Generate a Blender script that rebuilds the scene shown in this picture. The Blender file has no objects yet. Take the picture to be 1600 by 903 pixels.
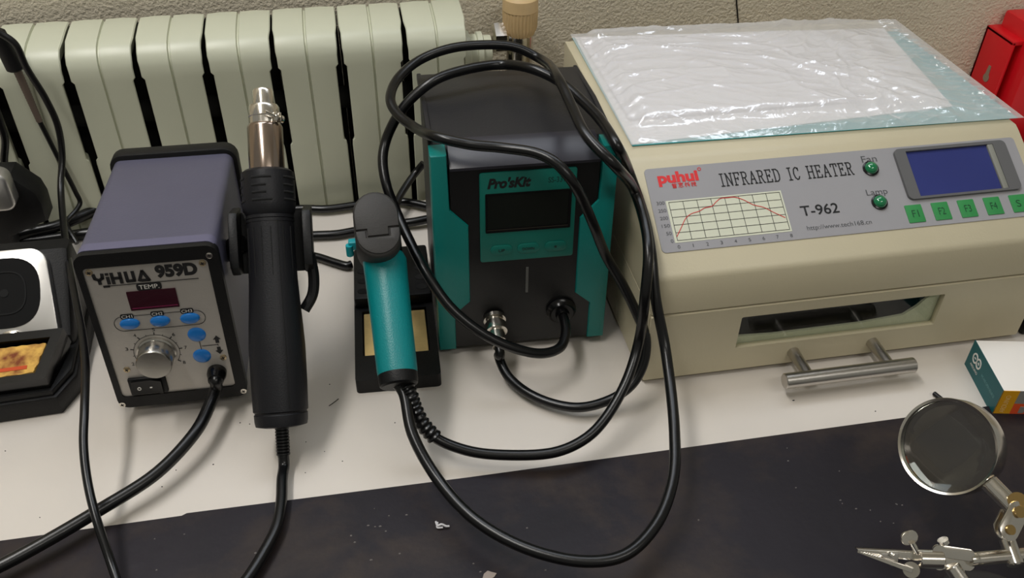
import bpy, bmesh, math, random
from mathutils import Matrix, Vector, Quaternion
from mathutils import noise as mnoise
random.seed(7)
S = bpy.context.scene
COL = S.collection

# ------------------------------------------------------------------ camera
CAM_H = 0.485
F = 1430.0
PITCH, ROLL, YAW = math.radians(39.0), math.radians(-1.0), math.radians(11.1)
fw = Vector((math.sin(YAW)*math.cos(PITCH), math.cos(YAW)*math.cos(PITCH), -math.sin(PITCH)))
rt = Vector((math.cos(YAW), -math.sin(YAW), 0))
dn = fw.cross(rt)
c_, s_ = math.cos(ROLL), math.sin(ROLL)
RT = c_*rt + s_*dn
DN = -s_*rt + c_*dn
cam = bpy.data.cameras.new('camera')
cam.sensor_width = 36.0
cam.lens = F/1600.0*36.0
cam.clip_start = 0.01
camo = bpy.data.objects.new('camera', cam)
COL.objects.link(camo)
m = Matrix.Identity(4)
for i in range(3):
    m[i][0] = RT[i]; m[i][1] = -DN[i]; m[i][2] = -fw[i]
m[0][3], m[1][3], m[2][3] = 0, 0, CAM_H
camo.matrix_world = m
S.camera = camo

# ------------------------------------------------------------------ world, lights, exposure
S.view_settings.view_transform = 'Standard'
S.view_settings.look = 'None'
S.view_settings.gamma = 1
S.view_settings.use_curve_mapping = False
S.view_settings.exposure = 0.0
W = bpy.data.worlds.new('World'); S.world = W
W.use_nodes = True
W.node_tree.nodes['Background'].inputs[0].default_value = (0.92, 0.90, 0.80, 1)
W.node_tree.nodes['Background'].inputs[1].default_value = 0.24

def area(name, loc, target, sx, sy, power, color):
    l = bpy.data.lights.new(name, 'AREA')
    l.shape = 'RECTANGLE'; l.size = sx; l.size_y = sy
    l.energy = power; l.color = color
    o = bpy.data.objects.new(name, l); COL.objects.link(o)
    o.location = loc
    d = Vector(target)-Vector(loc)
    o.rotation_euler = d.to_track_quat('-Z', 'Y').to_euler()
    return o
# fluorescent luminaires under the ceiling of the workshop
area('ceiling_tube_light', (-0.55, 0.42, 1.75), (-0.45, 0.42, 0), 1.20, 0.16, 20.5, (1.0, 0.975, 0.94))
area('ceiling_tube_light_far', (0.7, -1.0, 1.9), (0.6, -0.4, 0), 1.20, 0.30, 9.0, (1.0, 0.97, 0.92))
# daylight through the window above the radiator
area('window_daylight', (0.15, 0.80, 0.85), (0.15, 0.0, 0.55), 1.10, 0.76, 10.5, (0.82, 0.89, 1.0))

def ray(u, v):
    return RT*((u-800)/F) + DN*((v-451.5)/F) + fw
def at(u, v, z=None, y=None, x=None):
    """photo position + one known world coordinate -> world point"""
    d = ray(u, v); o = Vector((0, 0, CAM_H))
    if z is not None: t = (z-CAM_H)/d.z
    elif y is not None: t = y/d.y
    else: t = x/d.x
    return o + d*t

# ------------------------------------------------------------------ materials
def srgb(r, g, b):
    f = lambda c: (c/255/12.92) if c/255 <= .04045 else ((c/255+.055)/1.055)**2.4
    return (f(r), f(g), f(b), 1)
MATS = {}
def mat(name, col, rough=.5, metal=0.0, bump=0.0, scale=200, var=0.0, vscale=20, coat=0.0, spec=.5, aniso=None, detail=3, bdist=.001):
    if name in MATS: return MATS[name]
    M = bpy.data.materials.new(name); M.use_nodes = True
    nt = M.node_tree; b = nt.nodes['Principled BSDF']
    c = srgb(*col)
    b.inputs['Base Color'].default_value = c
    b.inputs['Roughness'].default_value = rough
    b.inputs['Metallic'].default_value = metal
    b.inputs['Specular IOR Level'].default_value = spec
    b.inputs['Coat Weight'].default_value = coat
    tc = nt.nodes.new('ShaderNodeTexCoord')
    if var > 0:
        n = nt.nodes.new('ShaderNodeTexNoise'); n.inputs['Scale'].default_value = vscale; n.inputs['Detail'].default_value = 5
        nt.links.new(tc.outputs['Object'], n.inputs['Vector'])
        r = nt.nodes.new('ShaderNodeValToRGB')
        r.color_ramp.elements[0].position = .3; r.color_ramp.elements[1].position = .7
        r.color_ramp.elements[0].color = (c[0]*(1-var), c[1]*(1-var), c[2]*(1-var), 1)
        r.color_ramp.elements[1].color = (min(1, c[0]*(1+var)), min(1, c[1]*(1+var)), min(1, c[2]*(1+var)), 1)
        nt.links.new(n.outputs['Fac'], r.inputs['Fac']); nt.links.new(r.outputs['Color'], b.inputs['Base Color'])
    if bump > 0 or aniso:
        n = nt.nodes.new('ShaderNodeTexNoise'); n.inputs['Scale'].default_value = scale; n.inputs['Detail'].default_value = detail
        if aniso:
            mp = nt.nodes.new('ShaderNodeMapping'); mp.inputs['Scale'].default_value = aniso
            nt.links.new(tc.outputs['Object'], mp.inputs['Vector']); nt.links.new(mp.outputs['Vector'], n.inputs['Vector'])
        else:
            nt.links.new(tc.outputs['Object'], n.inputs['Vector'])
        bp = nt.nodes.new('ShaderNodeBump'); bp.inputs['Strength'].default_value = bump; bp.inputs['Distance'].default_value = bdist
        nt.links.new(n.outputs['Fac'], bp.inputs['Height']); nt.links.new(bp.outputs['Normal'], b.inputs['Normal'])
    MATS[name] = M
    return M
def glassy(name, tint, fac_gloss=.25, rough=.05, bump=0, scale=60):
    M = bpy.data.materials.new(name); M.use_nodes = True
    nt = M.node_tree; nt.nodes.remove(nt.nodes['Principled BSDF'])
    out = nt.nodes['Material Output']
    tr = nt.nodes.new('ShaderNodeBsdfTransparent'); tr.inputs[0].default_value = tint
    gl = nt.nodes.new('ShaderNodeBsdfGlossy'); gl.inputs['Roughness'].default_value = rough
    fr = nt.nodes.new('ShaderNodeFresnel'); fr.inputs['IOR'].default_value = 1.5
    ge = nt.nodes.new('ShaderNodeNewGeometry')          # same reflectance from both sides of a thin pane
    iv = nt.nodes.new('ShaderNodeMath'); iv.operation = 'MULTIPLY_ADD'; iv.inputs[1].default_value = 1/1.5-1.5; iv.inputs[2].default_value = 1.5
    nt.links.new(ge.outputs['Backfacing'], iv.inputs[0]); nt.links.new(iv.outputs[0], fr.inputs['IOR'])
    mx = nt.nodes.new('ShaderNodeMixShader')
    ad = nt.nodes.new('ShaderNodeMath'); ad.operation = 'MULTIPLY_ADD'; ad.inputs[1].default_value = 1.3; ad.inputs[2].default_value = fac_gloss
    ad.use_clamp = True
    nt.links.new(fr.outputs[0], ad.inputs[0]); nt.links.new(ad.outputs[0], mx.inputs[0])
    nt.links.new(tr.outputs[0], mx.inputs[1]); nt.links.new(gl.outputs[0], mx.inputs[2]); nt.links.new(mx.outputs[0], out.inputs[0])
    if bump:
        tc = nt.nodes.new('ShaderNodeTexCoord')
        n = nt.nodes.new('ShaderNodeTexNoise'); n.inputs['Scale'].default_value = scale; n.inputs['Detail'].default_value = 3
        n.inputs['Distortion'].default_value = 1.5
        nt.links.new(tc.outputs['Object'], n.inputs['Vector'])
        bp = nt.nodes.new('ShaderNodeBump'); bp.inputs['Strength'].default_value = bump; bp.inputs['Distance'].default_value = .004
        nt.links.new(n.outputs['Fac'], bp.inputs['Height'])
        nt.links.new(bp.outputs[0], gl.inputs['Normal']); nt.links.new(bp.outputs[0], fr.inputs['Normal'])
    return M

BLACK = mat('black_plastic', (12, 12, 13), .48, bump=.15, scale=900, spec=.3)
BLACKG = mat('black_gloss', (8, 8, 9), .22, spec=.35)
DARK = mat('dark_void', (9, 9, 9), .9)
RUBBER = mat('black_rubber', (7, 7, 8), .3, bump=.05, scale=300, spec=.45)
CHROME = mat('chrome', (222, 217, 208), .18, 1.0, var=.06, vscale=60)
STEEL = mat('brushed_steel', (190, 186, 180), .3, 1.0, bump=.05, scale=60, aniso=(2, 60, 60))
TEAL = mat('teal_plastic', (0, 118, 112), .4, bump=.12, scale=900)
INK = mat('black_ink', (16, 16, 18), .5)

# ------------------------------------------------------------------ object helpers
def link(name, me, material, parent=None, smooth=35):
    o = bpy.data.objects.new(name, me)
    COL.objects.link(o)
    if material and not me.materials: me.materials.append(material)
    if parent: o.parent = parent
    if smooth:
        for p in me.polygons: p.use_smooth = True
        me.set_sharp_from_angle(angle=math.radians(smooth))
    return o
def obj(name, bm, material, parent=None, smooth=35):
    bmesh.ops.recalc_face_normals(bm, faces=bm.faces)
    me = bpy.data.meshes.new(name); bm.to_mesh(me); bm.free()
    return link(name, me, material, parent, smooth)
def tag(o, label, cat=None, group=None, kind=None):
    if label: o['label'] = label
    if cat: o['category'] = cat
    if group: o['group'] = group
    if kind: o['kind'] = kind
    return o
def thing(name, label, cat, mw=None, group=None):
    o = bpy.data.objects.new(name, None); COL.objects.link(o)
    o.empty_display_size = .01
    if mw is not None: o.matrix_world = mw
    return tag(o, label, cat, group)
def T(x, y, z): return Matrix.Translation((x, y, z))
def RX(a): return Matrix.Rotation(a, 4, 'X')
def RY(a): return Matrix.Rotation(a, 4, 'Y')
def RZ(a): return Matrix.Rotation(a, 4, 'Z')
def frame(o, ex, ey, ez):
    M = Matrix.Identity(4)
    for i in range(3):
        M[i][0] = ex[i]; M[i][1] = ey[i]; M[i][2] = ez[i]; M[i][3] = o[i]
    return M
def zframe(p0, p1, hint=(0, 0, 1)):
    """frame with local z from p0 to p1"""
    z = (Vector(p1)-Vector(p0)).normalized(); h = Vector(hint)
    if abs(z.dot(h)) > .97: h = Vector((0, 1, 0))
    x = h.cross(z).normalized(); y = z.cross(x)
    return frame(p0, x, y, z)

def NB(): return bmesh.new()
def box(bm, x0, x1, y0, y1, z0, z1, bev=0, M=None, seg=2):
    b2 = bmesh.new()
    r = bmesh.ops.create_cube(b2, size=1)
    for v in b2.verts:
        v.co = Vector((x0+(v.co.x+.5)*(x1-x0), y0+(v.co.y+.5)*(y1-y0), z0+(v.co.z+.5)*(z1-z0)))
    if bev: bmesh.ops.bevel(b2, geom=b2.edges[:], offset=bev, segments=seg, profile=.5, affect='EDGES')
    return merge(bm, b2, M)
def merge(bm, b2, M=None):
    if M is not None: bmesh.ops.transform(b2, matrix=M, verts=b2.verts)
    me = bpy.data.meshes.new('tmp'); b2.to_mesh(me); b2.free(); bm.from_mesh(me); bpy.data.meshes.remove(me)
    return bm
def lathe(bm, prof, n=28, M=None, sx=1, sy=1, cap=True):
    """profile [(r,z)...] around local z"""
    b2 = bmesh.new(); rings = []
    for r, z in prof:
        rings.append([b2.verts.new((r*sx*math.cos(2*math.pi*i/n), r*sy*math.sin(2*math.pi*i/n), z)) for i in range(n)])
    for a, b in zip(rings, rings[1:]):
        for i in range(n): b2.faces.new((a[i], a[(i+1) % n], b[(i+1) % n], b[i]))
    if cap:
        b2.faces.new(rings[0][::-1]); b2.faces.new(rings[-1])
    return merge(bm, b2, M)
def cyl(bm, p0, p1, r, r1=None, n=20, bev=0):
    L = (Vector(p1)-Vector(p0)).length; r1 = r if r1 is None else r1
    pr = [(r, 0), (r1, L)] if not bev else [(r-bev, 0), (r, bev), (r1, L-bev), (r1-bev, L)]
    return lathe(bm, pr, n, zframe(p0, p1))
def spline(pts, sub=10):
    P = [Vector(p) for p in pts]; out = []
    P = [P[0]*2-P[1]] + P + [P[-1]*2-P[-2]]
    for i in range(1, len(P)-2):
        p0, p1, p2, p3 = P[i-1:i+3]
        # centripetal-ish catmull rom
        d1 = max((p1-p0).length, 1e-6)**.5; d2 = max((p2-p1).length, 1e-6)**.5; d3 = max((p3-p2).length, 1e-6)**.5
        m1 = ((p1-p0)/d1-(p2-p0)/(d1+d2)+(p2-p1)/d2)*d2
        m2 = ((p2-p1)/d2-(p3-p1)/(d2+d3)+(p3-p2)/d3)*d2
        for k in range(sub):
            t = k/sub; t2 = t*t; t3 = t2*t
            out.append(p1*(2*t3-3*t2+1)+m1*(t3-2*t2+t)+p2*(-2*t3+3*t2)+m2*(t3-t2))
    out.append(P[-2]); return out
def tube(bm, pts, r, n=12, rf=None):
    b2 = bmesh.new(); rings = []
    t = (pts[1]-pts[0]).normalized()
    u = t.orthogonal().normalized()
    for i, p in enumerate(pts):
        tn = (pts[min(i+1, len(pts)-1)]-pts[max(i-1, 0)]).normalized()
        q = t.rotation_difference(tn); u = (q @ u); u = (u-tn*u.dot(tn)).normalized(); t = tn
        w = t.cross(u); rr = rf(i/(len(pts)-1), i) if rf else r
        rings.append([b2.verts.new(p+u*rr*math.cos(2*math.pi*k/n)+w*rr*math.sin(2*math.pi*k/n)) for k in range(n)])
    for a, b in zip(rings, rings[1:]):
        for i in range(n): b2.faces.new((a[i], a[(i+1) % n], b[(i+1) % n], b[i]))
    b2.faces.new(rings[0][::-1]); b2.faces.new(rings[-1])
    return merge(bm, b2)
def prism(bm, poly, d0, d1, M=None, bev=0, seg=2):
    """2-D polygon (x,z) extruded along local y from d0 to d1"""
    b2 = bmesh.new()
    a = [b2.verts.new((x, d0, z)) for x, z in poly]; b = [b2.verts.new((x, d1, z)) for x, z in poly]
    b2.faces.new(a); b2.faces.new(b[::-1])
    for i in range(len(poly)): b2.faces.new((a[i], b[i], b[(i+1) % len(poly)], a[(i+1) % len(poly)]))
    bmesh.ops.recalc_face_normals(b2, faces=b2.faces)
    if bev:
        es = [e for e in b2.edges if abs(e.verts[0].co.y-e.verts[1].co.y) < 1e-9]
        bmesh.ops.bevel(b2, geom=es, offset=bev, segments=seg, profile=.5, affect='EDGES')
    return merge(bm, b2, M)
def rrect(x0, x1, z0, z1, r, n=5):
    o = []
    for cx, cz, a0 in ((x1-r, z1-r, 0), (x0+r, z1-r, 90), (x0+r, z0+r, 180), (x1-r, z0+r, 270)):
        for i in range(n+1):
            a = math.radians(a0+90*i/n); o.append((cx+r*math.cos(a), cz+r*math.sin(a)))
    return o
def ell(cx, cz, rx, rz, n=24):
    return [(cx+rx*math.cos(2*math.pi*i/n), cz+rz*math.sin(2*math.pi*i/n)) for i in range(n)]
def ringprism(bm, outer, inner, d0, d1, M=None):
    """same-length outer and inner outlines -> frame with a hole"""
    b2 = bmesh.new(); n = len(outer)
    V = [[b2.verts.new((x, d, z)) for x, z in P] for P, d in ((outer, d0), (inner, d0), (inner, d1), (outer, d1))]
    for a, b in ((0, 1), (1, 2), (2, 3), (3, 0)):
        for i in range(n): b2.faces.new((V[a][i], V[a][(i+1) % n], V[b][(i+1) % n], V[b][i]))
    return merge(bm, b2, M)
def stroke(bm, pts, w, d0, d1, M=None):
    """thin polyline ribbon in the local x-z plane"""
    for (x0, z0), (x1, z1) in zip(pts, pts[1:]):
        L = math.hypot(x1-x0, z1-z0)
        if L < 1e-7: continue
        tx, tz = (x1-x0)/L*w*.3, (z1-z0)/L*w*.3; nx, nz = -(z1-z0)/L*w/2, (x1-x0)/L*w/2
        prism(bm, [(x0-tx-nx, z0-tz-nz), (x1+tx-nx, z1+tz-nz), (x1+tx+nx, z1+tz+nz), (x0-tx+nx, z0-tz+nz)], d0, d1, M)
def lettering(s, x0, x1, z0, z1, material, parent, M=None, off=0.0, shear=0.0, y=-.0002, name='lettering'):
    """text fitted into a rectangle of the local x-z plane, facing -y"""
    cu = bpy.data.curves.new('t', 'FONT'); cu.body = s; cu.size = 1; cu.extrude = 0; cu.offset = off; cu.shear = shear
    o = bpy.data.objects.new('t', cu); COL.objects.link(o)
    bpy.context.view_layer.update()
    dg = bpy.context.evaluated_depsgraph_get()
    me = bpy.data.meshes.new_from_object(o.evaluated_get(dg))
    bpy.data.objects.remove(o); bpy.data.curves.remove(cu)
    xs = [v.co.x for v in me.vertices]; ys = [v.co.y for v in me.vertices]
    a, b, c, d = min(xs), max(xs), min(ys), max(ys)
    for v in me.vertices:
        p = Vector((x0+(v.co.x-a)/(b-a)*(x1-x0), y, z0+(v.co.y-c)/(d-c)*(z1-z0)))
        v.co = (M @ p) if M is not None else p
    me.name = name; me.materials.clear()
    return link(name, me, material, parent, smooth=0)

# ================================================================== SETTING
YW = .82
wall_m = mat('rough_stucco', (222, 213, 192), .9, bump=.75, scale=380, var=.08, vscale=6, detail=5, bdist=.003, spec=.1)
b = NB(); box(b, -1.6, 2.2, YW, YW+.12, -.75, 1.95)
tag(obj('wall_back', b, wall_m), 'beige stucco wall behind the radiator', kind='structure')
b = NB(); box(b, -1.6, 2.2, -2.2, YW+.12, 1.95, 2.0)
tag(obj('ceiling', b, mat('ceiling_paint', (225, 222, 212), .9, bump=.2, scale=60)), 'pale ceiling of the workshop', kind='structure')
b = NB(); box(b, -1.6, 2.2, -2.2, YW+.12, -.8, -.75)
tag(obj('floor', b, mat('floor_tile', (150, 140, 125), .6, var=.1, vscale=4)), 'workshop floor below the bench', kind='structure')
win = bpy.data.objects.new('window_1', None); COL.objects.link(win); win['kind'] = 'structure'; win['label'] = 'window over the radiator'
b = NB()
for x in (-.44, .14, .70): box(b, x, x+.05, YW-.03, YW, .44, 1.26, .003)
box(b, -.44, .75, YW-.03, YW, .42, .46, .003); box(b, -.44, .75, YW-.03, YW, 1.24, 1.28, .003)
obj('window_frame', b, mat('window_white', (220, 220, 215), .4), win)
# dark seam down the wall
b = NB(); tube(b, spline([(.3705, YW-.0012, .178), (.3795, YW-.0012, .1435), (.3863, YW-.0012, .1169), (.392, YW-.0012, .09)], 4), .0007, 6)
tag(obj('wall_wire', b, INK), 'thin dark wire running down the wall behind the heater', 'wire')

# workbench
bench = thing('workbench', 'pale laminate workbench carrying all the tools', 'workbench', T(0, 0, 0))
b = NB(); box(b, -1.2, 1.5, -.25, .7345, -.03, 0, .001)
obj('tabletop', b, mat('pale_laminate', (208, 201, 192), .42, var=.03, vscale=9, bump=.04, scale=300), bench)
for x in (-1.1, 1.4):
    for y in (-.18, .68):
        b = NB(); box(b, x-.025, x+.025, y-.025, y+.025, -.75, -.03, .002)
        obj('leg', b, STEEL, bench)
# dark mat
def mat_mat():
    M = mat('dark_mat', (27, 23, 29), .5, spec=.25, bump=.25, scale=120, detail=5, var=.38, vscale=7)
    nt = M.node_tree; bs = nt.nodes['Principled BSDF']
    src = bs.inputs['Base Color'].links[0].from_socket
    tc = nt.nodes.new('ShaderNodeTexCoord')
    n = nt.nodes.new('ShaderNodeTexNoise'); n.inputs['Scale'].default_value = 9; n.inputs['Detail'].default_value = 12; n.inputs['Roughness'].default_value = .68; n.inputs['Distortion'].default_value = .25
    mp = nt.nodes.new('ShaderNodeMapping'); mp.inputs['Scale'].default_value = (1, 1.25, 1)
    nt.links.new(tc.outputs['Object'], mp.inputs[0]); nt.links.new(mp.outputs[0], n.inputs[0])
    r = nt.nodes.new('ShaderNodeValToRGB'); r.color_ramp.elements[0].position = .46; r.color_ramp.elements[1].position = .66
    r.color_ramp.elements[0].color = (0, 0, 0, 1); r.color_ramp.elements[1].color = (.85, .85, .85, 1)
    nt.links.new(n.outputs['Fac'], r.inputs[0])
    mx = nt.nodes.new('ShaderNodeMix'); mx.data_type = 'RGBA'
    nt.links.new(r.outputs[0], mx.inputs['Factor']); nt.links.new(src, mx.inputs[6]); mx.inputs[7].default_value = srgb(56, 46, 39)
    nt.links.new(mx.outputs[2], bs.inputs['Base Color'])
    return M
b = NB()
edge = [(-.75, .3935), (-.23, .3937), (-.135, .394), (-.132, .3955), (.05, .3935), (.35, .3938), (.9, .394)]
prism(b, [(-.75, -.2)]+edge[:0]+[(.9, -.2)]+edge[::-1], 0, .002, Matrix(((1, 0, 0, 0), (0, 0, 1, 0), (0, 1, 0, .0001), (0, 0, 0, 1))))
tag(obj('bench_mat', b, mat_mat()), 'dark scuffed work mat covering the front of the bench', 'mat')

# ================================================================== RADIATOR
rad_m = mat('radiator_enamel', (199, 201, 180), .38, var=.03, vscale=12, bump=.06, scale=90)
radt = thing('radiator', 'pale green ribbed radiator on the wall behind the bench', 'radiator', T(0, .745, 0))
PIT = .0556
path = [(0, -.40), (0, -.05), (0, .060), (0, .064), (0, .066), (0, .10), (0, .136), (0, .1385), (.0005, .147), (.002, .153), (.006, .159), (.012, .163), (.022, .1655), (.040, .1675), (.050, .168), (.056, .168)]
def halfw(i):
    y, z = path[i]
    if z <= .061: return PIT/2-.0024
    if i <= 3: return PIT/2-.0028
    if i <= 6: return PIT/2-.0046
    if i <= 8: return PIT/2-.0026
    if i <= 11: return PIT/2-.0020
    return PIT/2-.0009
def rad_section():
    bm = bmesh.new(); rows = []
    for i, (y, z) in enumerate(path):
        w = halfw(i); row = []
        # outward normal of the path for the groove
        a = Vector(path[max(i-1, 0)]); c = Vector(path[min(i+1, len(path)-1)]); t = (c-a).normalized(); nn = Vector((-t.y, t.x))
        for fx, dep in ((-1, .0014), (-.97, .0004), (-.55, -.0004), (-.05, .0), (-.022, .0022), (.022, .0022), (.05, 0), (.55, -.0004), (.97, .0004), (1, .0014)):
            q = Vector((y, z))-nn*dep
            row.append(bm.verts.new((fx*w, q.x, q.y)))
        rows.append(row)
    for a, c in zip(rows, rows[1:]):
        for k in range(len(a)-1): bm.faces.new((a[k], a[k+1], c[k+1], c[k]))
    # turned-in side flanges
    for k, sgn in ((0, -1), (-1, 1)):
        prev = None
        for i, row in enumerate(rows):
            a = Vector(path[max(i-1, 0)]); c = Vector(path[min(i+1, len(path)-1)]); t = (c-a).normalized(); nn = Vector((-t.y, t.x))
            v0 = row[k]; q = Vector((v0.co.y, v0.co.z))-nn*.012
            v1 = bm.verts.new((v0.co.x-sgn*.0030, max(q.x, .0075), q.y))
            if prev: bm.faces.new((prev[0], v0, v1, prev[1]))
            prev = (v0, v1)
    return bm
x0 = .0491-PIT*6+PIT/2
sec_me = None
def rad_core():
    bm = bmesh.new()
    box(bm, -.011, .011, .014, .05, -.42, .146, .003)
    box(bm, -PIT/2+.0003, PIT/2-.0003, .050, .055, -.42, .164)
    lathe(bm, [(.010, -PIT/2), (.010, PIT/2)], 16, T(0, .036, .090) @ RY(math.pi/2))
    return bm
core_me = None
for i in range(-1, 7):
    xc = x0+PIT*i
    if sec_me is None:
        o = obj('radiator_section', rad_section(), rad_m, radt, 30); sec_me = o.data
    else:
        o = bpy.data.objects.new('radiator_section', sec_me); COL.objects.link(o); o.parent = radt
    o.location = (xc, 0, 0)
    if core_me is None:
        c = obj('section_core', rad_core(), mat('gap_shade_core', (38, 37, 34), .9, var=.2, vscale=30), o, 30); core_me = c.data  # core colour kept near black to paint in the shade between sections
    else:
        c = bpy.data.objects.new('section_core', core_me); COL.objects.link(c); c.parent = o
    c['label'] = 'core between the ribs, coloured dark for the shade in the gaps'
# connection stub and valve
XR = x0+PIT*6+PIT/2
b = NB()
lathe(b, [(.018, 0), (.018, .006), (.0145, .007), (.0145, .0125), (.0165, .0135), (.0165, .018), (.013, .019), (.013, .026)], 24, T(XR-.002, .034, .128) @ RY(math.pi/2))
obj('end_bushing', b, rad_m, radt)
vt = thing('radiator_valve', 'radiator valve with ribbed cream knob above the cables', 'valve', T(.1565, .782, .137))
b = NB(); lathe(b, [(.0125, -.026), (.0145, -.024), (.0145, -.014), (.0125, -.012)], 6, RY(math.pi/2)); obj('union_nut', b, CHROME, vt, 20)
b = NB(); lathe(b, [(.009, -.013), (.009, 0)], 20, RY(math.pi/2)); lathe(b, [(.0105, -.055), (.0125, -.014), (.0125, .004), (.0105, .008)], 20); obj('valve_body', b, CHROME, vt)
knob_m = mat('cream_plastic', (216, 186, 138), .5, var=.08, vscale=40)
b = NB()
n = 30; b2 = bmesh.new(); rings = []
for r, z, rib in ((.013, .003, 1), (.0158, .010, 1), (.0162, .026, 1), (.0162, .0265, 0), (.0158, .037, 0), (.0135, .040, 0), (.0128, .037, 0), (.003, .036, 0)):
    rings.append([b2.verts.new(((r-(.0009 if rib and i % 2 else 0))*math.cos(2*math.pi*i/(2*n)), (r-(.0009 if rib and i % 2 else 0))*math.sin(2*math.pi*i/(2*n)), z)) for i in range(2*n)])
for a, c in zip(rings, rings[1:]):
    for i in range(2*n): b2.faces.new((a[i], a[(i+1) % (2*n)], c[(i+1) % (2*n)], c[i]))
b2.faces.new(rings[0][::-1]); b2.faces.new(rings[-1]); merge(b, b2)
obj('valve_knob', b, knob_m, vt, 25)

# ================================================================== INFRARED HEATER
HX, HY = .19, .461
heat_m = mat('beige_enamel', (190, 181, 154), .42, bump=.10, scale=500, var=.02)
ht = thing('reflow_oven', 'beige infrared IC heater oven with grey control panel', 'oven', T(HX, HY, 0))
prof = [(0, .067), (0, .096), (.0035, .1005), (.0785, .1435), (.084, .146), (.284, .146), (.286, .144), (.286, .067)]
b = NB()
PM = Matrix(((0, 1, 0, 0), (1, 0, 0, 0), (0, 0, 1, 0), (0, 0, 0, 1)))      # prism x->y, depth->x
prism(b, prof, 0, .31, PM, bev=.0015)
for xa in (0, .3085): box(b, xa, xa+.0015, .0012, .286, .004, .068)
box(b, 0, .31, .284, .286, .004, .068); box(b, 0.001, .309, .001, .286, .004, .006)
obj('oven_body', b, heat_m, ht)
for fx in (.02, .29):
    for fy in (.02, .26):
        b = NB(); lathe(b, [(.008, 0), (.009, .005)], 16, T(fx, fy, 0)); obj('foot', b, RUBBER, ht)
# drawer
b = NB(); ringprism(b, rrect(.0006, .3094, .0045, .0655, .0012), rrect(.0695, .230, .0265, .0565, .0012), -.0012, .0035)
dr = obj('drawer', b, heat_m, ht)
b = NB(); box(b, .060, .240, .008, .012, .022, .060)
b.free(); b = NB()
ringprism(b, rrect(.058, .242, .018, .062, .001), rrect(.064, .236, .022, .058, .001), .0036, .10)
box(b, .058, .242, .10, .102, .018, .062)
obj('oven_cavity', b, mat('cavity_metal', (52, 52, 48), .4, .6), dr)
b = NB(); prism(b, [(.0645, .0225), (.2355, .0225), (.2355, .0575), (.2270, .0575), (.2140, .0420), (.205, .0350), (.17, .0318), (.10, .0312), (.0645, .0335)], .0042, .0062)
obj('insulation_lining', b, mat('mineral_wool', (196, 198, 172), .95, bump=.6, scale=250), dr)
for yy, zz in ((.018, .047), (.034, .036)):
    b = NB(); cyl(b, (.068, yy, zz), (.232, yy, zz), .0045, n=16)
    obj('quartz_tube', b, mat('quartz', (95, 95, 92), .12, .3), dr)
b = NB(); box(b, .066, .234, .0012, .0022, .024, .059)
obj('drawer_window', b, glassy('oven_glass', (.97, .98, .96, 1), -.05, .03), dr)
HDL = NB(); cyl(HDL, (.098, -.030, .0155), (.201, -.030, .0155), .0058, n=24, bev=.0006)
hd = obj('handle', HDL, STEEL, dr)
for px in (.1175, .182):
    b = NB(); cyl(b, (px, -.0008, .0155), (px, -.0285, .0155), .0046, n=18); obj('handle_post', b, STEEL, hd)
# control panel frame : local x right, z up the slope, -y outward
s0 = Vector((0, .0035, .1005)); s1 = Vector((0, .0785, .1435)); ez = (s1-s0).normalized(); ey = Vector((1, 0, 0)).cross(ez)*-1
ey = ez.cross(Vector((1, 0, 0)))
CP = frame(Vector((0, .0, .0985)), Vector((1, 0, 0)), ey, ez)
PL = (s1-s0).length
k = .93
def CZ(s): return .0025+(s)*.905       # measured slope distance (mm/1000) to plate height
b = NB(); prism(b, rrect(.009, .3015, CZ(.0185), CZ(.091), .003), -.0007, .002, CP)
cp = obj('control_panel', b, mat('panel_grey', (148, 147, 150), .38, var=.02), ht)
def P_(name, bm, m_, par=cp, sm=35): return obj(name, bm, m_, par, sm)
YP = -.0009
red = mat('red_ink', (205, 38, 40), .5)
lettering('puhui', .0175, .0478, CZ(.0742), CZ(.0868), red, cp, CP, off=.045, y=YP)
b = NB(); ringprism(b, ell(.0497, CZ(.087), .0014, .0014, 14), ell(.0497, CZ(.087), .0009, .0009, 14), YP-.0001, YP, CP); P_('trademark_ring', b, red)
# four small red characters under the name
b = NB()
CH = {0: [[(0, .8), (1, .8)], [(.1, .55), (.9, .55)], [(.3, 1), (.35, .55)], [(.7, 1), (.65, .55)], [(.2, .4), (.8, .4), (.8, 0), (.2, 0), (.2, .4)], [(.2, .2), (.8, .2)]],
      1: [[(0, .9), (1, .9)], [(.5, 1), (.5, .4)], [(.2, .75), (.8, .75), (.8, .45), (.2, .45), (.2, .75)], [(.1, .25), (.05, .05)], [(.3, .3), (.4, .02), (.75, .05)], [(.85, .25), (.95, .1)]],
      2: [[(0, .7), (.5, .7)], [(.25, .95), (.25, 0)], [(.25, .6), (0, .25)], [(.6, .9), (.7, .8)], [(.6, .6), (.7, .5)], [(.55, .3), (1, .4)], [(.85, 1), (.85, 0)]],
      3: [[(0, .7), (.4, .75)], [(.2, 1), (.2, 0), (.1, .1)], [(0, .35), (.4, .5)], [(.5, .8), (1, .8)], [(.75, 1), (.75, .55)], [(.5, .55), (.95, .55), (.5, 0)], [(.55, .4), (1, 0)]]}
for i in range(4):
    for st in CH[i]:
        stroke(b, [(.0268+i*.0048+x*.0036, CZ(.0724)+z*.0036) for x, z in st], .00045, YP-.0001, YP, CP)
P_('small_characters', b, red)
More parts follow.
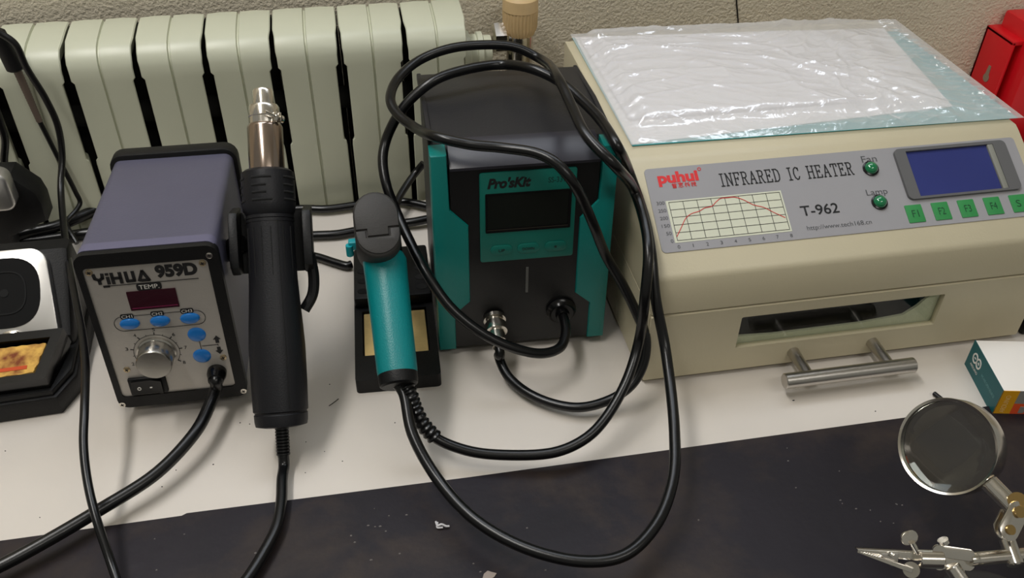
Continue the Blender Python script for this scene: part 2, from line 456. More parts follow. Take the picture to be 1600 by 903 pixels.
# thin serif letters
SER = {'I': (.45, [[(.225, 0), (.225, 1)], [(.05, 0), (.4, 0)], [(.05, 1), (.4, 1)]]),
 'N': (.75, [[(.12, 0), (.12, 1)], [(.12, 1), (.63, 0)], [(.63, 0), (.63, 1)], [(0, 1), (.12, 1)], [(0, 0), (.25, 0)], [(.5, 1), (.75, 1)]]),
 'F': (.65, [[(.13, 0), (.13, 1)], [(0, 1), (.6, 1), (.6, .8)], [(.13, .52), (.45, .52)], [(.45, .62), (.45, .42)], [(0, 0), (.3, 0)]]),
 'R': (.72, [[(.13, 0), (.13, 1)], [(0, 1), (.42, 1), (.57, .9), (.57, .65), (.42, .53), (.13, .53)], [(.36, .53), (.6, 0), (.72, 0)], [(0, 0), (.28, 0)]]),
 'A': (.75, [[(.08, 0), (.37, 1), (.66, 0)], [(.19, .35), (.56, .35)], [(0, 0), (.2, 0)], [(.52, 0), (.76, 0)]]),
 'E': (.68, [[(.13, 0), (.13, 1)], [(0, 1), (.58, 1), (.58, .8)], [(.13, .52), (.42, .52)], [(.42, .62), (.42, .42)], [(0, 0), (.62, 0), (.62, .2)]]),
 'D': (.72, [[(.13, 0), (.13, 1)], [(0, 1), (.38, 1), (.58, .85), (.65, .5), (.58, .15), (.38, 0), (0, 0)]]),
 'C': (.7, [[(.6, .72), (.6, .95)], [(.6, .8), (.5, .96), (.35, 1), (.15, .85), (.06, .5), (.15, .15), (.35, 0), (.5, .04), (.62, .22)]]),
 'H': (.78, [[(.13, 0), (.13, 1)], [(.63, 0), (.63, 1)], [(.13, .52), (.63, .52)], [(0, 0), (.27, 0)], [(0, 1), (.27, 1)], [(.5, 0), (.77, 0)], [(.5, 1), (.77, 1)]]),
 'T': (.7, [[(.35, 0), (.35, 1)], [(.04, .78), (.04, 1), (.66, 1), (.66, .78)], [(.2, 0), (.5, 0)]]), ' ': (.55, [])}
txt = 'INFRARED IC HEATER'; b = NB(); cx = 0; H_ = .0098; cells = []
tw = sum(SER[c][0]+.16 for c in txt)-.16
sc = (.1655-.0630)/tw
for ch in txt:
    w, sts = SER[ch]
    for st in sts: stroke(b, [(.0630+(cx+x)*sc, CZ(.0700)+z*H_) for x, z in st], .00085, YP-.0001, YP, CP)
    cx += w+.16
P_('title_lettering', b, INK)
lettering('T-962', .1165, .1455, CZ(.0375), CZ(.0465), INK, cp, CP, off=.012, y=YP)
lettering('http://www.tech168.cn', .1175, .167, CZ(.0240), CZ(.0290), mat('grey_ink', (75, 75, 78), .5), cp, CP, y=YP)
GI = MATS['grey_ink']
lettering('Fan', .1745, .1865, CZ(.0795), CZ(.0855), GI, cp, CP, y=YP)
lettering('Lamp', .170, .1865, CZ(.0482), CZ(.0552), GI, cp, CP, y=YP)
# graph
b = NB(); prism(b, [(.0195, CZ(.0258)), (.106, CZ(.0258)), (.106, CZ(.0617)), (.0195, CZ(.0617))], YP, 0, CP)
gr = P_('graph_plate', b, mat('graph_pale', (200, 202, 182), .5))
gx0, gx1, gz0, gz1 = .0215, .1045, CZ(.0275), CZ(.0602)
b = NB()
for i in range(9): stroke(b, [(gx0+(gx1-gx0)*i/8, gz0), (gx0+(gx1-gx0)*i/8, gz1)], .00035, YP-.0002, YP-.0001, CP)
for i in range(6): stroke(b, [(gx0, gz0+(gz1-gz0)*i/5), (gx1, gz0+(gz1-gz0)*i/5)], .00035, YP-.0002, YP-.0001, CP)
obj('grid_lines', b, INK, gr)
cv = [(.02, .11), (.45, .33), (.95, .58), (1.4, .68), (2.0, .73), (2.4, .80), (2.95, .83), (3.3, .93), (3.7, 1.02), (4.15, 1.07), (4.7, 1.04), (5.3, .92), (5.9, .76), (6.6, .66), (7.2, .50), (7.9, .33)]
cvp = spline([(gx0+(gx1-gx0)*x/8, 0, gz0+(gz1-gz0)*min(z, 1.02)*.96) for x, z in cv], 5)
b = NB(); stroke(b, [(p.x, p.z) for p in cvp], .0005, YP-.0003, YP-.0002, CP)
obj('graph_curve', b, red, gr)
for i, s in enumerate(('0', '50', '150', '200', '250', '300')):
    z = gz0+(gz1-gz0)*i/5; w = .0018*len(s)+.0002*(len(s)-1)
    lettering(s, .0185-w, .0185, z-.0012, z+.0014, GI, gr, CP, y=YP, name='axis_number')
for i in range(9):
    x = gx0+(gx1-gx0)*i/8
    lettering(str(i), x-(.0003 if i == 1 else .0009), x+(.0003 if i == 1 else .0009), gz0-.0060, gz0-.0034, GI, gr, CP, y=YP, name='axis_number')
# indicator lamps
for lx, lz, nm in ((.1792, .0735, 0), (.1775, .0430, 1)):
    lm_ = CP @ T(lx, -.0007, CZ(lz)) @ RX(math.pi/2)
    b = NB(); lathe(b, [(.0060, 0), (.0060, .0012), (.0050, .0016), (.0050, .0010)], 24, lm_); io = P_('indicator_lamp', b, BLACKG)
    b = NB(); lathe(b, [(.0049, .001), (.0046, .0028), (.0036, .0042), (.0018, .0050), (.0003, .0053)], 20, lm_); obj('lens', b, mat('green_lens', (0, 112, 66), .08, coat=1), io)
# lcd
b = NB(); ringprism(b, rrect(.2005, .2915, CZ(.042), CZ(.088), .004), rrect(.2095, .2810, CZ(.0440), CZ(.0852), .0005), -.0030, .001, CP)
lc = P_('display_bezel', b, mat('bezel_grey', (92, 92, 93), .45))
b = NB(); prism(b, [(.2095, CZ(.0440)), (.281, CZ(.0440)), (.281, CZ(.0852)), (.2095, CZ(.0852))], -.0011, .0002, CP)
obj('screen', b, mat('lcd_blue', (46, 54, 112), .25, var=.05), lc)
b = NB(); box(b, .2765, .281, -.0028, -.0006, CZ(.0440), CZ(.0852), .0005, CP)
obj('screen_edge', b, mat('bezel_pale', (128, 128, 120), .5), lc)
grn = mat('green_key', (46, 132, 70), .5)
for i, s in enumerate(('F1', 'F2', 'F3', 'F4', 'S')):
    x = .1955+i*.0209
    b = NB(); prism(b, rrect(x, x+.0130, CZ(.0224), CZ(.0380), .0006), -.0013, 0, CP, bev=.0002); kb = P_('key', b, grn)
    lettering(s, x+.004, x+.0092 if len(s) > 1 else x+.0075, CZ(.0270), CZ(.0332), mat('dark_green_ink', (20, 70, 42), .5), kb, CP, y=-.00145)

# ---- papers and plastic bag on the oven
ZT = .1462
def sheet(name, corners, z, m_, nx=24, ny=20, fn=None, thick=.0004):
    bm = bmesh.new(); g = []
    A, B_, C_, D_ = [Vector((c[0], c[1], 0)) for c in corners]     # fl, fr, br, bl
    for j in range(ny+1):
        r = []
        for i in range(nx+1):
            u, v = i/nx, j/ny
            p = (A*(1-u)+B_*u)*(1-v)+(D_*(1-u)+C_*u)*v
            r.append(bm.verts.new((p.x, p.y, z+(fn(u, v, p) if fn else 0))))
        g.append(r)
    fs = []
    for j in range(ny):
        for i in range(nx): fs.append(bm.faces.new((g[j][i], g[j][i+1], g[j+1][i+1], g[j+1][i])))
    if thick:
        bot = [[bm.verts.new((v.co.x, v.co.y, v.co.z-thick)) for v in r] for r in g]
        for j in range(ny):
            for i in range(nx): bm.faces.new((bot[j][i], bot[j+1][i], bot[j+1][i+1], bot[j][i+1]))
        per = [(0, i) for i in range(nx)]+[(j, nx) for j in range(ny)]+[(ny, i) for i in range(nx, 0, -1)]+[(j, 0) for j in range(ny, 0, -1)]
        for q, (j, i) in enumerate(per):
            j2, i2 = per[(q+1) % len(per)]
            bm.faces.new((g[j][i], g[j2][i2], bot[j2][i2], bot[j][i]))
    return obj(name, bm, m_, None, 40)
def zz(u, v): return at(u, v, z=ZT)
tag(sheet('folder_sheet', [zz(988, 229), zz(1590, 185), zz(1403, 50), zz(894, 60)], ZT+.0006, mat('teal_card', (70, 165, 168), .5, var=.05)),
    'teal card sheet at the bottom of the clear bag on the oven', 'card')
tag(sheet('paper_sheet', [zz(988, 227.5), zz(1488, 168), zz(1380, 46), zz(898, 60)], ZT+.0012, mat('white_paper', (243, 241, 242), .6, var=.03, vscale=14)),
    'white paper sheet lying between the booklet and the teal card', 'paper')
def bookf(u, v, p): return .0005+.0006*math.sin(u*3)*v-.0028*max(0, u-.75)/.25
tag(sheet('paper_booklet', [zz(983, 192), zz(1370, 160), zz(1340, 50), zz(905, 66)], ZT+.0030, mat('booklet_white', (243, 241, 244), .5, var=.03, vscale=9), fn=bookf, thick=.0035),
    'white booklet on top of the papers inside the clear bag', 'booklet')
def bagf(u, v, p):
    e = min(u, 1-u, v, 1-v)
    d = max(0, min(1, (u-.03)/.04, (.93-u)/.20, (v-.10)/.07, (.985-v)/.05)); d = d*d*(3-2*d)
    f = max(0, min(1, e/.03))
    wp = Vector((mnoise.noise(Vector((p.x*7, p.y*7, 1))), mnoise.noise(Vector((p.x*7, p.y*7, 5))), 0))
    q = Vector((p.x*7+2, p.y*22, 0))+wp*1.6; w = Vector((p.x*22, p.y*60, 3))+wp*3
    n1 = mnoise.noise(q); n2 = mnoise.noise(w)
    rd = 1-abs(mnoise.noise(Vector((p.x*10, p.y*24, 8))+wp*2.2))*2.6           # sharp creases
    dx, dy = p.x-.405, p.y-.630; r = math.hypot(dx, dy); a = math.atan2(dy, dx)
    fan = math.sin(a*13+wp.x*6+wp.y*4)*math.exp(-((r-.055)/.032)**2)*(1 if dx > 0 else .25)
    edge = math.sin(v*95+3*n1)*math.exp(-((u-.05)/.03)**2)+2.6*math.sin(v*150+5*n1+u*40)*math.exp(-((u-.955)/.035)**2)
    r2 = 1-abs(mnoise.noise(Vector((p.x*16+3, p.y*52-p.x*14, 4))+wp*3.0))*2.4      # fine creases
    r3 = 1-abs(mnoise.noise(Vector((p.x*34, p.y*88+p.x*30, 9))+wp*2.0))*2.4
    return .0024+.0064*d+f*(.0020*n1+.0008*n2+.0016*max(0, rd)**3+.0011*max(0, r2)**3+.0006*max(0, r3)**3+.0008*fan+.0006*edge+.0014)
def bag_mat():
    M = glassy('bag_film', (.985, .985, .985, 1), .24, .13, bump=.3, scale=70)
    nt = M.node_tree; out = nt.nodes['Material Output']; src = out.inputs[0].links[0].from_socket
    df = nt.nodes.new('ShaderNodeBsdfDiffuse'); df.inputs[0].default_value = (.96, .96, .97, 1)
    mx = nt.nodes.new('ShaderNodeMixShader'); mx.inputs[0].default_value = .28
    nt.links.new(src, mx.inputs[1]); nt.links.new(df.outputs[0], mx.inputs[2]); nt.links.new(mx.outputs[0], out.inputs[0])
    return M
bag = sheet('plastic_bag', [(.1955, .5560), (.5075, .5480), (.5040, .7400), (.1965, .7530)], ZT+.0006, bag_mat(), 230, 170, bagf, thick=0)
tag(bag, 'crumpled clear plastic bag of papers on top of the oven', 'bag')
b = NB(); box(b, .209, .219, .722, .7285, ZT+.0064, ZT+.0066)
b.free()

# ================================================================== BLUE-BLACK HOT AIR STATION
def station_frame(x, y, z, yaw, t):
    c, s = math.cos(yaw), math.sin(yaw); ct, st = math.cos(t), math.sin(t)
    return frame((x, y, z), (c, s, 0), (-s*ct, c*ct, -st), (-s*st, c*st, ct))
YH = station_frame(-.139, .4885, .012, -.0197, .070)
yt = thing('hot_air_station', 'hot air rework station with slate blue top and brushed metal face', 'soldering station', YH)
sl_m = mat('slate_enamel', (80, 79, 96), .42, bump=.10, scale=700, var=.05, vscale=16)
w2, dY, hY = .044, .1412, .127
b = NB(); prism(b, rrect(-w2+.001, w2-.001, .002, hY-.0005, .006), .006, dY-.006)
obj('housing', b, sl_m, yt)
b = NB(); prism(b, rrect(-w2+.0012, w2-.0012, .0018, hY+.0004, .006), .003, .0115)
obj('housing_lip', b, mat('slate_lip', (92, 90, 112), .5), yt)
b = NB(); ringprism(b, rrect(-w2, w2, 0, hY, .0075), rrect(-.0400, .0365, .0095, .1170, .003), -.0020, .004)
box(b, -w2+.003, w2-.003, .001, .004, .003, hY-.003)
obj('front_bezel', b, BLACK, yt)
b = NB(); prism(b, rrect(-w2-.002, w2+.002, -.001, hY+.0035, .010), dY-.012, dY+.001, bev=.0012)
obj('rear_bezel', b, BLACK, yt)
for fx in (-.034, .034):
    b = NB(); lathe(b, [(.005, -.0100), (.006, 0.002)], 16, T(fx, .030, 0)); obj('foot', b, RUBBER, yt)
    b = NB(); lathe(b, [(.005, -.0018), (.006, 0.001)], 16, T(fx, .128, 0)); obj('foot', b, RUBBER, yt)
alu = mat('brushed_face', (178, 173, 166), .38, .45, bump=.18, scale=40, aniso=(1.5, 60, 60))
b = NB(); prism(b, rrect(-.0400, .0365, .0095, .1170, .003), -.0008, .002)
fp = obj('face_plate', b, alu, yt)
# screws
for sx, sz, mt in ((-.0365, .1135, 1), (.0330, .1135, 1), (-.0320, .0330, 1), (.0325, .0355, 1), (-.0415, .0035, 0), (.0412, .0045, 0), (.0385, .1195, 0)):
    b = NB(); lathe(b, [(.0023, 0), (.0022, .0007), (.0014, .0009)], 14, T(sx, -.0008 if mt else -.0018, sz) @ RX(math.pi/2))
    so = obj('screw', b, CHROME if not mt else mat('brassy_screw', (190, 172, 140), .3, .9), yt)
    b = NB()
    for q in (.4, .4+math.pi/2): box(b, -.0012, .0012, -.0003, .0003, -.00005, .0002, 0, T(sx, (-.0008 if mt else -.0018)-.00088, sz) @ RX(math.pi/2) @ RZ(q))
    obj('screw_slot', b, DARK, so)
YF = -.0010
# maker's word mark in squared letters
def boldstroke(name, strokes, x0, z0, sx, sz, w, par, m_=INK, y=YF):
    b = NB()
    for st in strokes: stroke(b, [(x0+x*sx, z0+z*sz) for x, z in st], w, y-.0002, y)
    return obj(name, b, m_, par)
L = []
L += [[(0, 1), (.05, .6), (.4, .42), (.75, .6), (.8, 1)], [(.4, .42), (.4, .05)]]                    # Y
L += [[(1.22, .02), (1.22, .62)], [(1.22, .93), (1.22, 1.0)]]                                                    # i
L += [[(1.65, 0), (1.65, 1)], [(1.65, .5), (2.4, .5)], [(2.4, 0), (2.4, 1)]]                              # H
L += [[(2.95, 1), (2.95, .1), (3.6, .1), (3.6, 1)]]                                                      # U
L += [[(4.05, .05), (4.5, 1), (4.95, .05)], [(4.3, .05), (4.95, .05)]]                                    # A
boldstroke('word_mark', L, -.0345, .1040, .0066, .0074, .0021, fp)
b = NB(); box(b, -.0305, -.0265, YF-.0002, YF, .1012, .1028); box(b, -.028, .0285, YF-.0002, YF, .1020, .10245); obj('underline', b, INK, fp)
lettering('959D', .0030, .0290, .1048, .1148, INK, fp, off=.06, y=YF)
def pill(name, s, cx, cz, hw, hh):
    b = NB(); prism(b, rrect(cx-hw, cx+hw, cz-hh, cz+hh, hh*.6), YF-.0001, YF); o = obj(name, b, INK, fp)
    lettering(s, cx-hw*.8, cx+hw*.8, cz-hh*.6, cz+hh*.6, mat('white_ink', (215, 212, 205), .5), o, off=.0, y=YF-.0003)
pill('temp_label', 'TEMP.', -.0030, .0993, .0078, .0028)
b = NB(); prism(b, rrect(-.0180, .0127, .0815, .0965, .0004), YF-.0004, 0); obj('display', b, mat('display_red', (52, 16, 28), .2, coat=.4), fp)
b = NB(); box(b, -.0168, .0118, YF-.0006, YF-.0004, .0830, .0836); obj('display_edge', b, mat('display_magenta', (112, 26, 66), .3), bpy.data.objects['display'])
blue = mat('blue_button', (24, 112, 190), .3, coat=.3)
def bbtn(cx, cz, rx, rz, h):
    b = NB(); b2 = bmesh.new(); rings = []
    for f, y in ((1.0, 0), (1.0, -h*.5), (.9, -h*.8), (.6, -h), (.05, -h*1.05)):
        rings.append([b2.verts.new((cx+rx*f*math.cos(2*math.pi*i/28), y, cz+rz*f*math.sin(2*math.pi*i/28))) for i in range(28)])
    for a, c in zip(rings, rings[1:]):
        for i in range(28): b2.faces.new((a[i], a[(i+1) % 28], c[(i+1) % 28], c[i]))
    b2.faces.new(rings[-1]); b2.faces.new(rings[0][::-1]); merge(b, b2)
    return obj('button', b, blue, yt)
for cx in (-.0213, -.0020, .0172): bbtn(cx, .0713, .0064, .0042, .0030)
for cz in (.0570, .0385): bbtn(.0188, cz, .0060, .0060, .0016)
pill('channel_label', 'CH1', -.0218, .0772, .0042, .0020); pill('channel_label', 'CH2', -.0026, .0773, .0042, .0020); pill('channel_label', 'CH3', .0163, .0774, .0042, .0020)
b = NB(); rr = rrect(-.0310, .0270, .0655, .0772, .0058, 8); rr.append(rr[0])
stroke(b, rr[:1], .0003, YF-.0001, YF)
seq = [(x, z) for x, z in rr if not (z > .0770 and -.026 < x < .0215)]
stroke(b, [p for p in rr[:10]], .00035, YF-.0001, YF)
stroke(b, rr[9:-1], .00035, YF-.0001, YF); stroke(b, [rr[-2], rr[-1]], .00035, YF-.0001, YF)
obj('button_outline', b, INK, fp)
# knob and its dial
kx, kz = -.0095, .0455
b = NB()
arc = [(kx+.0148*math.cos(math.radians(a)), kz+.0148*math.sin(math.radians(a))) for a in range(-35, 216, 6)]
stroke(b, arc, .0003, YF-.0001, YF)
for i in range(13):
    a = math.radians(205-i*20); r1 = .0168 if i % 2 == 0 else .0158
    stroke(b, [(kx+.0148*math.cos(a), kz+.0148*math.sin(a)), (kx+r1*math.cos(a), kz+r1*math.sin(a))], .0006 if i % 2 == 0 else .0003, YF-.0001, YF)
obj('dial_ring', b, INK, fp)
for i, s in enumerate('2345678'):
    a = math.radians(205-i*40)
    x, z = kx+.0192*math.cos(a), kz+.0192*math.sin(a)
    lettering(s, x-.0009, x+.0009, z-.0013, z+.0013, INK, fp, y=YF, name='dial_number')
b = NB(); lathe(b, [(.0128, 0), (.0128, .0016), (.0118, .0022), (.0115, .0135), (.0110, .0142), (.0004, .0143)], 48, T(kx, YF, kz) @ RX(math.pi/2))
obj('knob', b, mat('knob_steel', (190, 187, 180), .25, 1.0, bump=.1, scale=30), yt)
# rocker switch
b = NB(); box(b, -.0335, -.0085, -.0030, .002, .0110, .0255, .0010); sw = obj('power_switch', b, BLACK, yt)
b = NB(); prism(b, [(-.0310, -.0035), (-.0310, -.0045), (-.0185, -.0038), (-.0110, -.0062), (-.0110, -.002), (-.0310, -.002)], .0130, .0240, Matrix(((1, 0, 0, 0), (0, 0, 1, 0), (0, 1, 0, 0), (0, 0, 0, 1))))
rk = obj('rocker', b, BLACKG, sw)
b = NB(); ringprism(b, ell(-.0265, .0180, .0013, .0013, 14), ell(-.0265, .0180, .0009, .0009, 14), -.0048, -.0042); box(b, -.0195, -.0180, -.0046, -.0038, .0177, .0182); obj('switch_mark', b, MATS['white_ink'], sw)
# arrows
b = NB()
for cz, sg in ((.0515, 1), (.0420, -1)):
    prism(b, [(.0310+px, cz+sg*pz) for px, pz in ((-.0012, -.003), (.0012, -.003), (.0012, .0), (.0026, .0), (0, .0032), (-.0026, 0), (-.0012, 0))], YF-.0001, YF)
stroke(b, [(.0310, .0475), (.0310, .0460)], .0004, YF-.0001, YF); stroke(b, [(.0205, .0470), (.0310, .0470)], .0004, YF-.0001, YF); stroke(b, [(.0195, .0440), (.0195, .0510)], .0004, YF-.0001, YF)
obj('arrow_marks', b, INK, fp)
# gland of the air hose
gl_ = T(.0262, YF, .0235) @ RX(math.pi/2)
b = NB(); lathe(b, [(.0066, 0), (.0066, .004), (.0058, .0065), (.0052, .010), (.0040, .0105)], 24, gl_); obj('hose_gland', b, BLACKG, yt)

# ---- hot air gun, lying in the cradle on the station's right side
GB, GT = Vector((-.0692, .4374, .028)), Vector((-.0595, .585, .1939))
GM = zframe(GB, GT, (0, -1, .3))
ax = (GT-GB).normalized()
ga = thing('hot_air_gun', 'black hot air gun with chrome nozzle beside the blue-topped station', 'hot air gun', GM)
gun_m = mat('gun_plastic', (22, 22, 25), .45, spec=.3, bump=.12, scale=900)
b = NB(); lathe(b, [(.0125, -.001), (.0168, 0), (.0174, .003), (.0176, .0075), (.0170, .0082), (.0170, .0090), (.0180, .0098), (.0184, .028), (.0185, .052), (.0178, .066), (.0168, .082), (.0160, .097), (.0156, .115), (.0155, .136)], 40)
gb = obj('handle', b, gun_m, ga)
b = NB()
for a in (25, 50, 72, 95, 125, 150): 
    for sgn in (1,):
        A_ = math.radians(a); box(b, -.0004, .0004, -.0003, .0003, .094, .132, 0, RZ(A_) @ T(.0155, 0, 0))
A_ = math.radians(112); tube(b, [RZ(A_) @ Vector((r, 0, z)) for r, z in ((.0184, .012), (.0185, .03), (.0185, .052), (.0178, .066), (.0168, .082), (.0160, .097), (.0156, .115), (.0155, .136))], .0003, 6)
obj('grip_seam', b, DARK, gb)
b = NB(); lathe(b, [(.0158, .1355), (.0158, .1375), (.0150, .1378), (.0158, .1380), (.0158, .1400), (.0152, .1403), (.0168, .1430), (.0176, .1480), (.0177, .1640), (.0172, .1695), (.0150, .1712), (.0120, .1712)], 40)
co = obj('collar', b, gun_m, ga)
b = NB()
for k_, z in enumerate((.1495, .1545, .1593, .1645)):
    for a0 in (58, 128, -10):
        pts = [RZ(math.radians(a)) @ Vector((.0171, 0, z)) for a in range(a0, a0+(46 if k_ in (0, 3) else 36), 4)]
        tube(b, pts, .0011, 8)
obj('vent_slot', b, DARK, co)
noz = mat('nozzle_steel', (168, 152, 140), .18, 1.0, bump=.05, scale=40)
b = NB(); lathe(b, [(.0118, .168), (.0118, .2005), (.0108, .2025), (.0104, .2028)], 36); obj('heater_tube', b, noz, ga)
b = NB(); lathe(b, [(.0104, .2020), (.0104, .2070), (.0100, .2074), (.0104, .2078), (.0103, .2140), (.0094, .2156), (.0073, .2160), (.0071, .2250), (.0062, .2266), (.0054, .2266), (.0054, .2230)], 32, sx=1, sy=1); nz = obj('nozzle', b, CHROME, ga)
A_ = math.radians(135)
b = NB(); M2 = RZ(A_)
box(b, .0095, .0150, -.0022, -.0010, .2025, .2085, .0004, M2); box(b, .0095, .0150, .0010, .0022, .2025, .2085, .0004, M2)
cyl(b, M2 @ Vector((.0128, -.010, .2075)), M2 @ Vector((.0128, .0045, .2045)), .0012, n=10)
lathe(b, [(.0025, 0), (.0025, .002)], 12, M2 @ T(.0128, .0045, .2045) @ RX(math.pi/2)); box(b, .010, .0155, .0030, .0042, .2035, .2055, .0004, M2)
obj('clamp_screw', b, CHROME, nz)
b = NB()
for i in range(9): lathe(b, [(.0040, 0), (.0046, .0004), (.0046, .0016), (.0040, .0020)], 16, T(0, 0, -.0012-.0021*(i+1)))
lathe(b, [(.0038, -.021), (.0038, 0)], 16)
obj('strain_relief', b, RUBBER, ga)
bt = GM @ Vector((0, 0, -.020))
b = NB(); tube(b, spline([GM @ Vector((0, 0, -.016)), GM @ Vector((0, 0, -.027)), at(441, 748, z=.0085), at(439.5, 785, z=.0085), at(432, 824, z=.0085), at(411, 866, z=.0085), at(385, 907, z=.0085), at(340, 960, z=.0085)], 10), .0037, 14)
def adopt(o, p):
    o.parent = p; o.matrix_parent_inverse = p.matrix_world.inverted(); return o
adopt(obj('power_cord', b, RUBBER), ga)
# cradle on the station (part of the station) - built in world space then parented
Yi = YH.inverted()
b = NB()
CM = Yi @ GM
for sg, off in ((-1, 0), (1, 0)):
    pl = [(-.0215, .104), (-.006, .102), (.004, .106), (.006, .112), (.006, .138), (.003, .143), (-.0215, .150)]
    Mx = CM @ frame((sg*.0240, 0, 0), (0, 1, 0), (1, 0, 0), (0, 0, 1))
    prism(b, [(-x if False else x, z) for x, z in pl], -.0030, .0030, Mx, bev=.001)
prism(b, [(-.0250, .104), (.0250, .104), (.0250, .146), (-.0250, .146)], -.0225, -.0190, CM)
box(b, -.0215, .0215, -.016, .0175, .104, .107, .001, CM) if False else None
# mounting arm back to the station wall
pA = CM @ Vector((.0215, -.012, .125)); 
cyl(b, pA, Vector((w2-.002, pA.y+.004, pA.z-.01)), .007, n=16)
# lower support leg curving down to the desk
pts = [CM @ Vector(p) for p in ((-.0245, -.004, .114), (-.0262, -.008, .098), (-.0245, -.010, .086), (-.0185, -.010, .076))]
tube(b, spline(pts, 6), .0038, 10)
obj('gun_cradle', b, BLACK, yt)

# ---- air hose from the station front plate
hg = YH @ Vector((.0262, -.011, .0235))
b = NB(); tube(b, spline([YH @ Vector((.0262, -.006, .0235)), hg, at(338, 606, z=.027), at(328, 632, z=.024), at(306, 674, z=.022), at(245, 739, z=.018), at(153, 798, z=.016), at(66, 849, z=.015), at(0, 884, z=.014), at(-90, 925, z=.012)], 10), .0042, 14)
adopt(obj('air_hose', b, RUBBER), yt)

# ================================================================== TEAL DESOLDERING STATION
PK = station_frame(.1095, .5149, .006, -.0344, .035)
pt = thing('desoldering_station', 'black and teal desoldering station under the looped cables', 'soldering station', PK)
blk2 = mat('station_black', (24, 24, 28), .46, bump=.12, scale=600)
w2, dP, hP = .0635, .1388, .1690
side = [(.012, 0), (dP, 0), (dP, .162), (dP-.006, .166), (.07, .1690), (.016, .1675), (.006, .157), (.006, .08), (.006, 0)]
b = NB(); prism(b, [(y, z) for y, z in side], -w2+.0015, w2-.0015, PM, bev=.0015)
obj('housing', b, blk2, pt)
# raised edge rails of the lid
for sg in (-1, 1):
    b = NB(); prism(b, [(.02, .160), (dP-.002, .160), (dP-.002, .1655), (.07, .1705), (.02, .1695)], sg*w2-.003*(sg > 0)-.0002, sg*w2+.003*(sg < 0)+.0002, PM, bev=.0008)
    obj('side_rail', b, blk2, pt)
# front plate
b = NB(); prism(b, rrect(-.0515, .0515, .002, .158, .002), -.0010, .010); fr_ = obj('front_plate', b, mat('front_black', (9, 9, 10), .4, bump=.1, scale=800), pt)
# sloping brow over the front
b = NB(); prism(b, [(-.003, .1565), (-.003, .1585), (.012, .1688), (.020, .1692), (.020, .1565)], -.0515, .0515, PM, bev=.0006); obj('brow', b, mat('brow_black', (44, 43, 50), .35), pt)
def mir(P, s): return [(s*x, z) for x, z in P]
tp = [(-.0640, .1685), (-.0640, .001), (-.0510, .001), (-.0510, .0350), (-.0395, .0455), (-.0395, .1120), (-.0522, .1260), (-.0530, .1685)]
for s in (1, -1):
    b = NB(); prism(b, mir(tp, s), -.0030, .0150, None, bev=.0018); obj('side_panel', b, TEAL, pt)
b = NB(); prism(b, rrect(-.0315, .0358, .0800, .1530, .0018), -.0022, 0, None, bev=.0004); ins = obj('display_panel', b, mat('panel_teal', (0, 104, 92), .42, bump=.08, scale=900), pt)
b = NB(); prism(b, rrect(-.0277, .0326, .1052, .1368, .0008), -.0026, -.001); scr = obj('screen', b, mat('lcd_dark', (22, 26, 22), .15), ins)
b = NB(); ringprism(b, rrect(-.0277, .0326, .1052, .1368, .0008), rrect(-.0262, .0306, .1085, .1358, .0006), -.0030, -.0024); obj('screen_rim', b, mat('rim_black', (14, 14, 14), .2), ins)
b = NB(); box(b, -.0268, .0310, -.00305, -.0028, .1072, .1075); obj('screen_glint', b, mat('brown_edge', (70, 64, 52), .3), scr)
YQ = -.0023
lettering("Pro'sKit", -.0262, .0040, .1405, .1490, INK, ins, off=.05, shear=.25, y=YQ)
lettering('SS-331H', .0158, .0312, .1425, .1468, mat('faded_ink', (8, 62, 56), .5), ins, off=.01, y=YQ)
for cx, s in ((-.0163, 'UP'), (.0030, 'DOWN'), (.0228, '*')):
    b = NB(); prism(b, rrect(cx-.0080, cx+.0080, .0856, .0938, .0040), -.0029, -.001, None, bev=.0004); kb = obj('button', b, MATS['panel_teal'], ins)
    hw = .0022 if s == 'UP' else .0043 if s == 'DOWN' else .0011
    lettering(s, cx-hw, cx+hw, .0884, .0908, INK, kb, off=.02, y=-.0030)
b = NB()
for i in range(18):
    for sx in (-.0005, .0005): box(b, .0028+sx-.0003, .0028+sx+.0003, -.0014, -.0009, .0492+i*.0013, .0492+i*.0013+.0008)
obj('vent_strip', b, mat('pale_dots', (120, 120, 116), .5), fr_)
cm_ = T(-.0216, -.001, .0274) @ RX(math.pi/2+.25)
b = NB(); lathe(b, [(.0085, 0), (.0085, .003), (.0066, .0035), (.0066, .006), (.0082, .0066), (.0086, .010), (.0082, .0135), (.0062, .014), (.0058, .022), (.0048, .0225), (.0048, .027)], 26, cm_); obj('connector', b, CHROME, pt)
ce = PK @ (cm_ @ Vector((0, 0, .026)))
sk_ = T(.0294, -.001, .0300) @ RX(math.pi/2)
b = NB(); lathe(b, [(.0115, 0), (.0115, .002), (.0095, .0035), (.0085, .0060), (.0055, .0062), (.0050, .010)], 28, sk_); obj('cable_socket', b, BLACKG, pt)
se = PK @ (sk_ @ Vector((0, 0, .008)))
for fx in (-.052, .052):
    for fy in (.02, .125):
        b = NB(); lathe(b, [(.006, -.0055 if fy < .1 else -.0014), (.007, .002)], 16, T(fx, fy, 0)); obj('foot', b, RUBBER, pt)

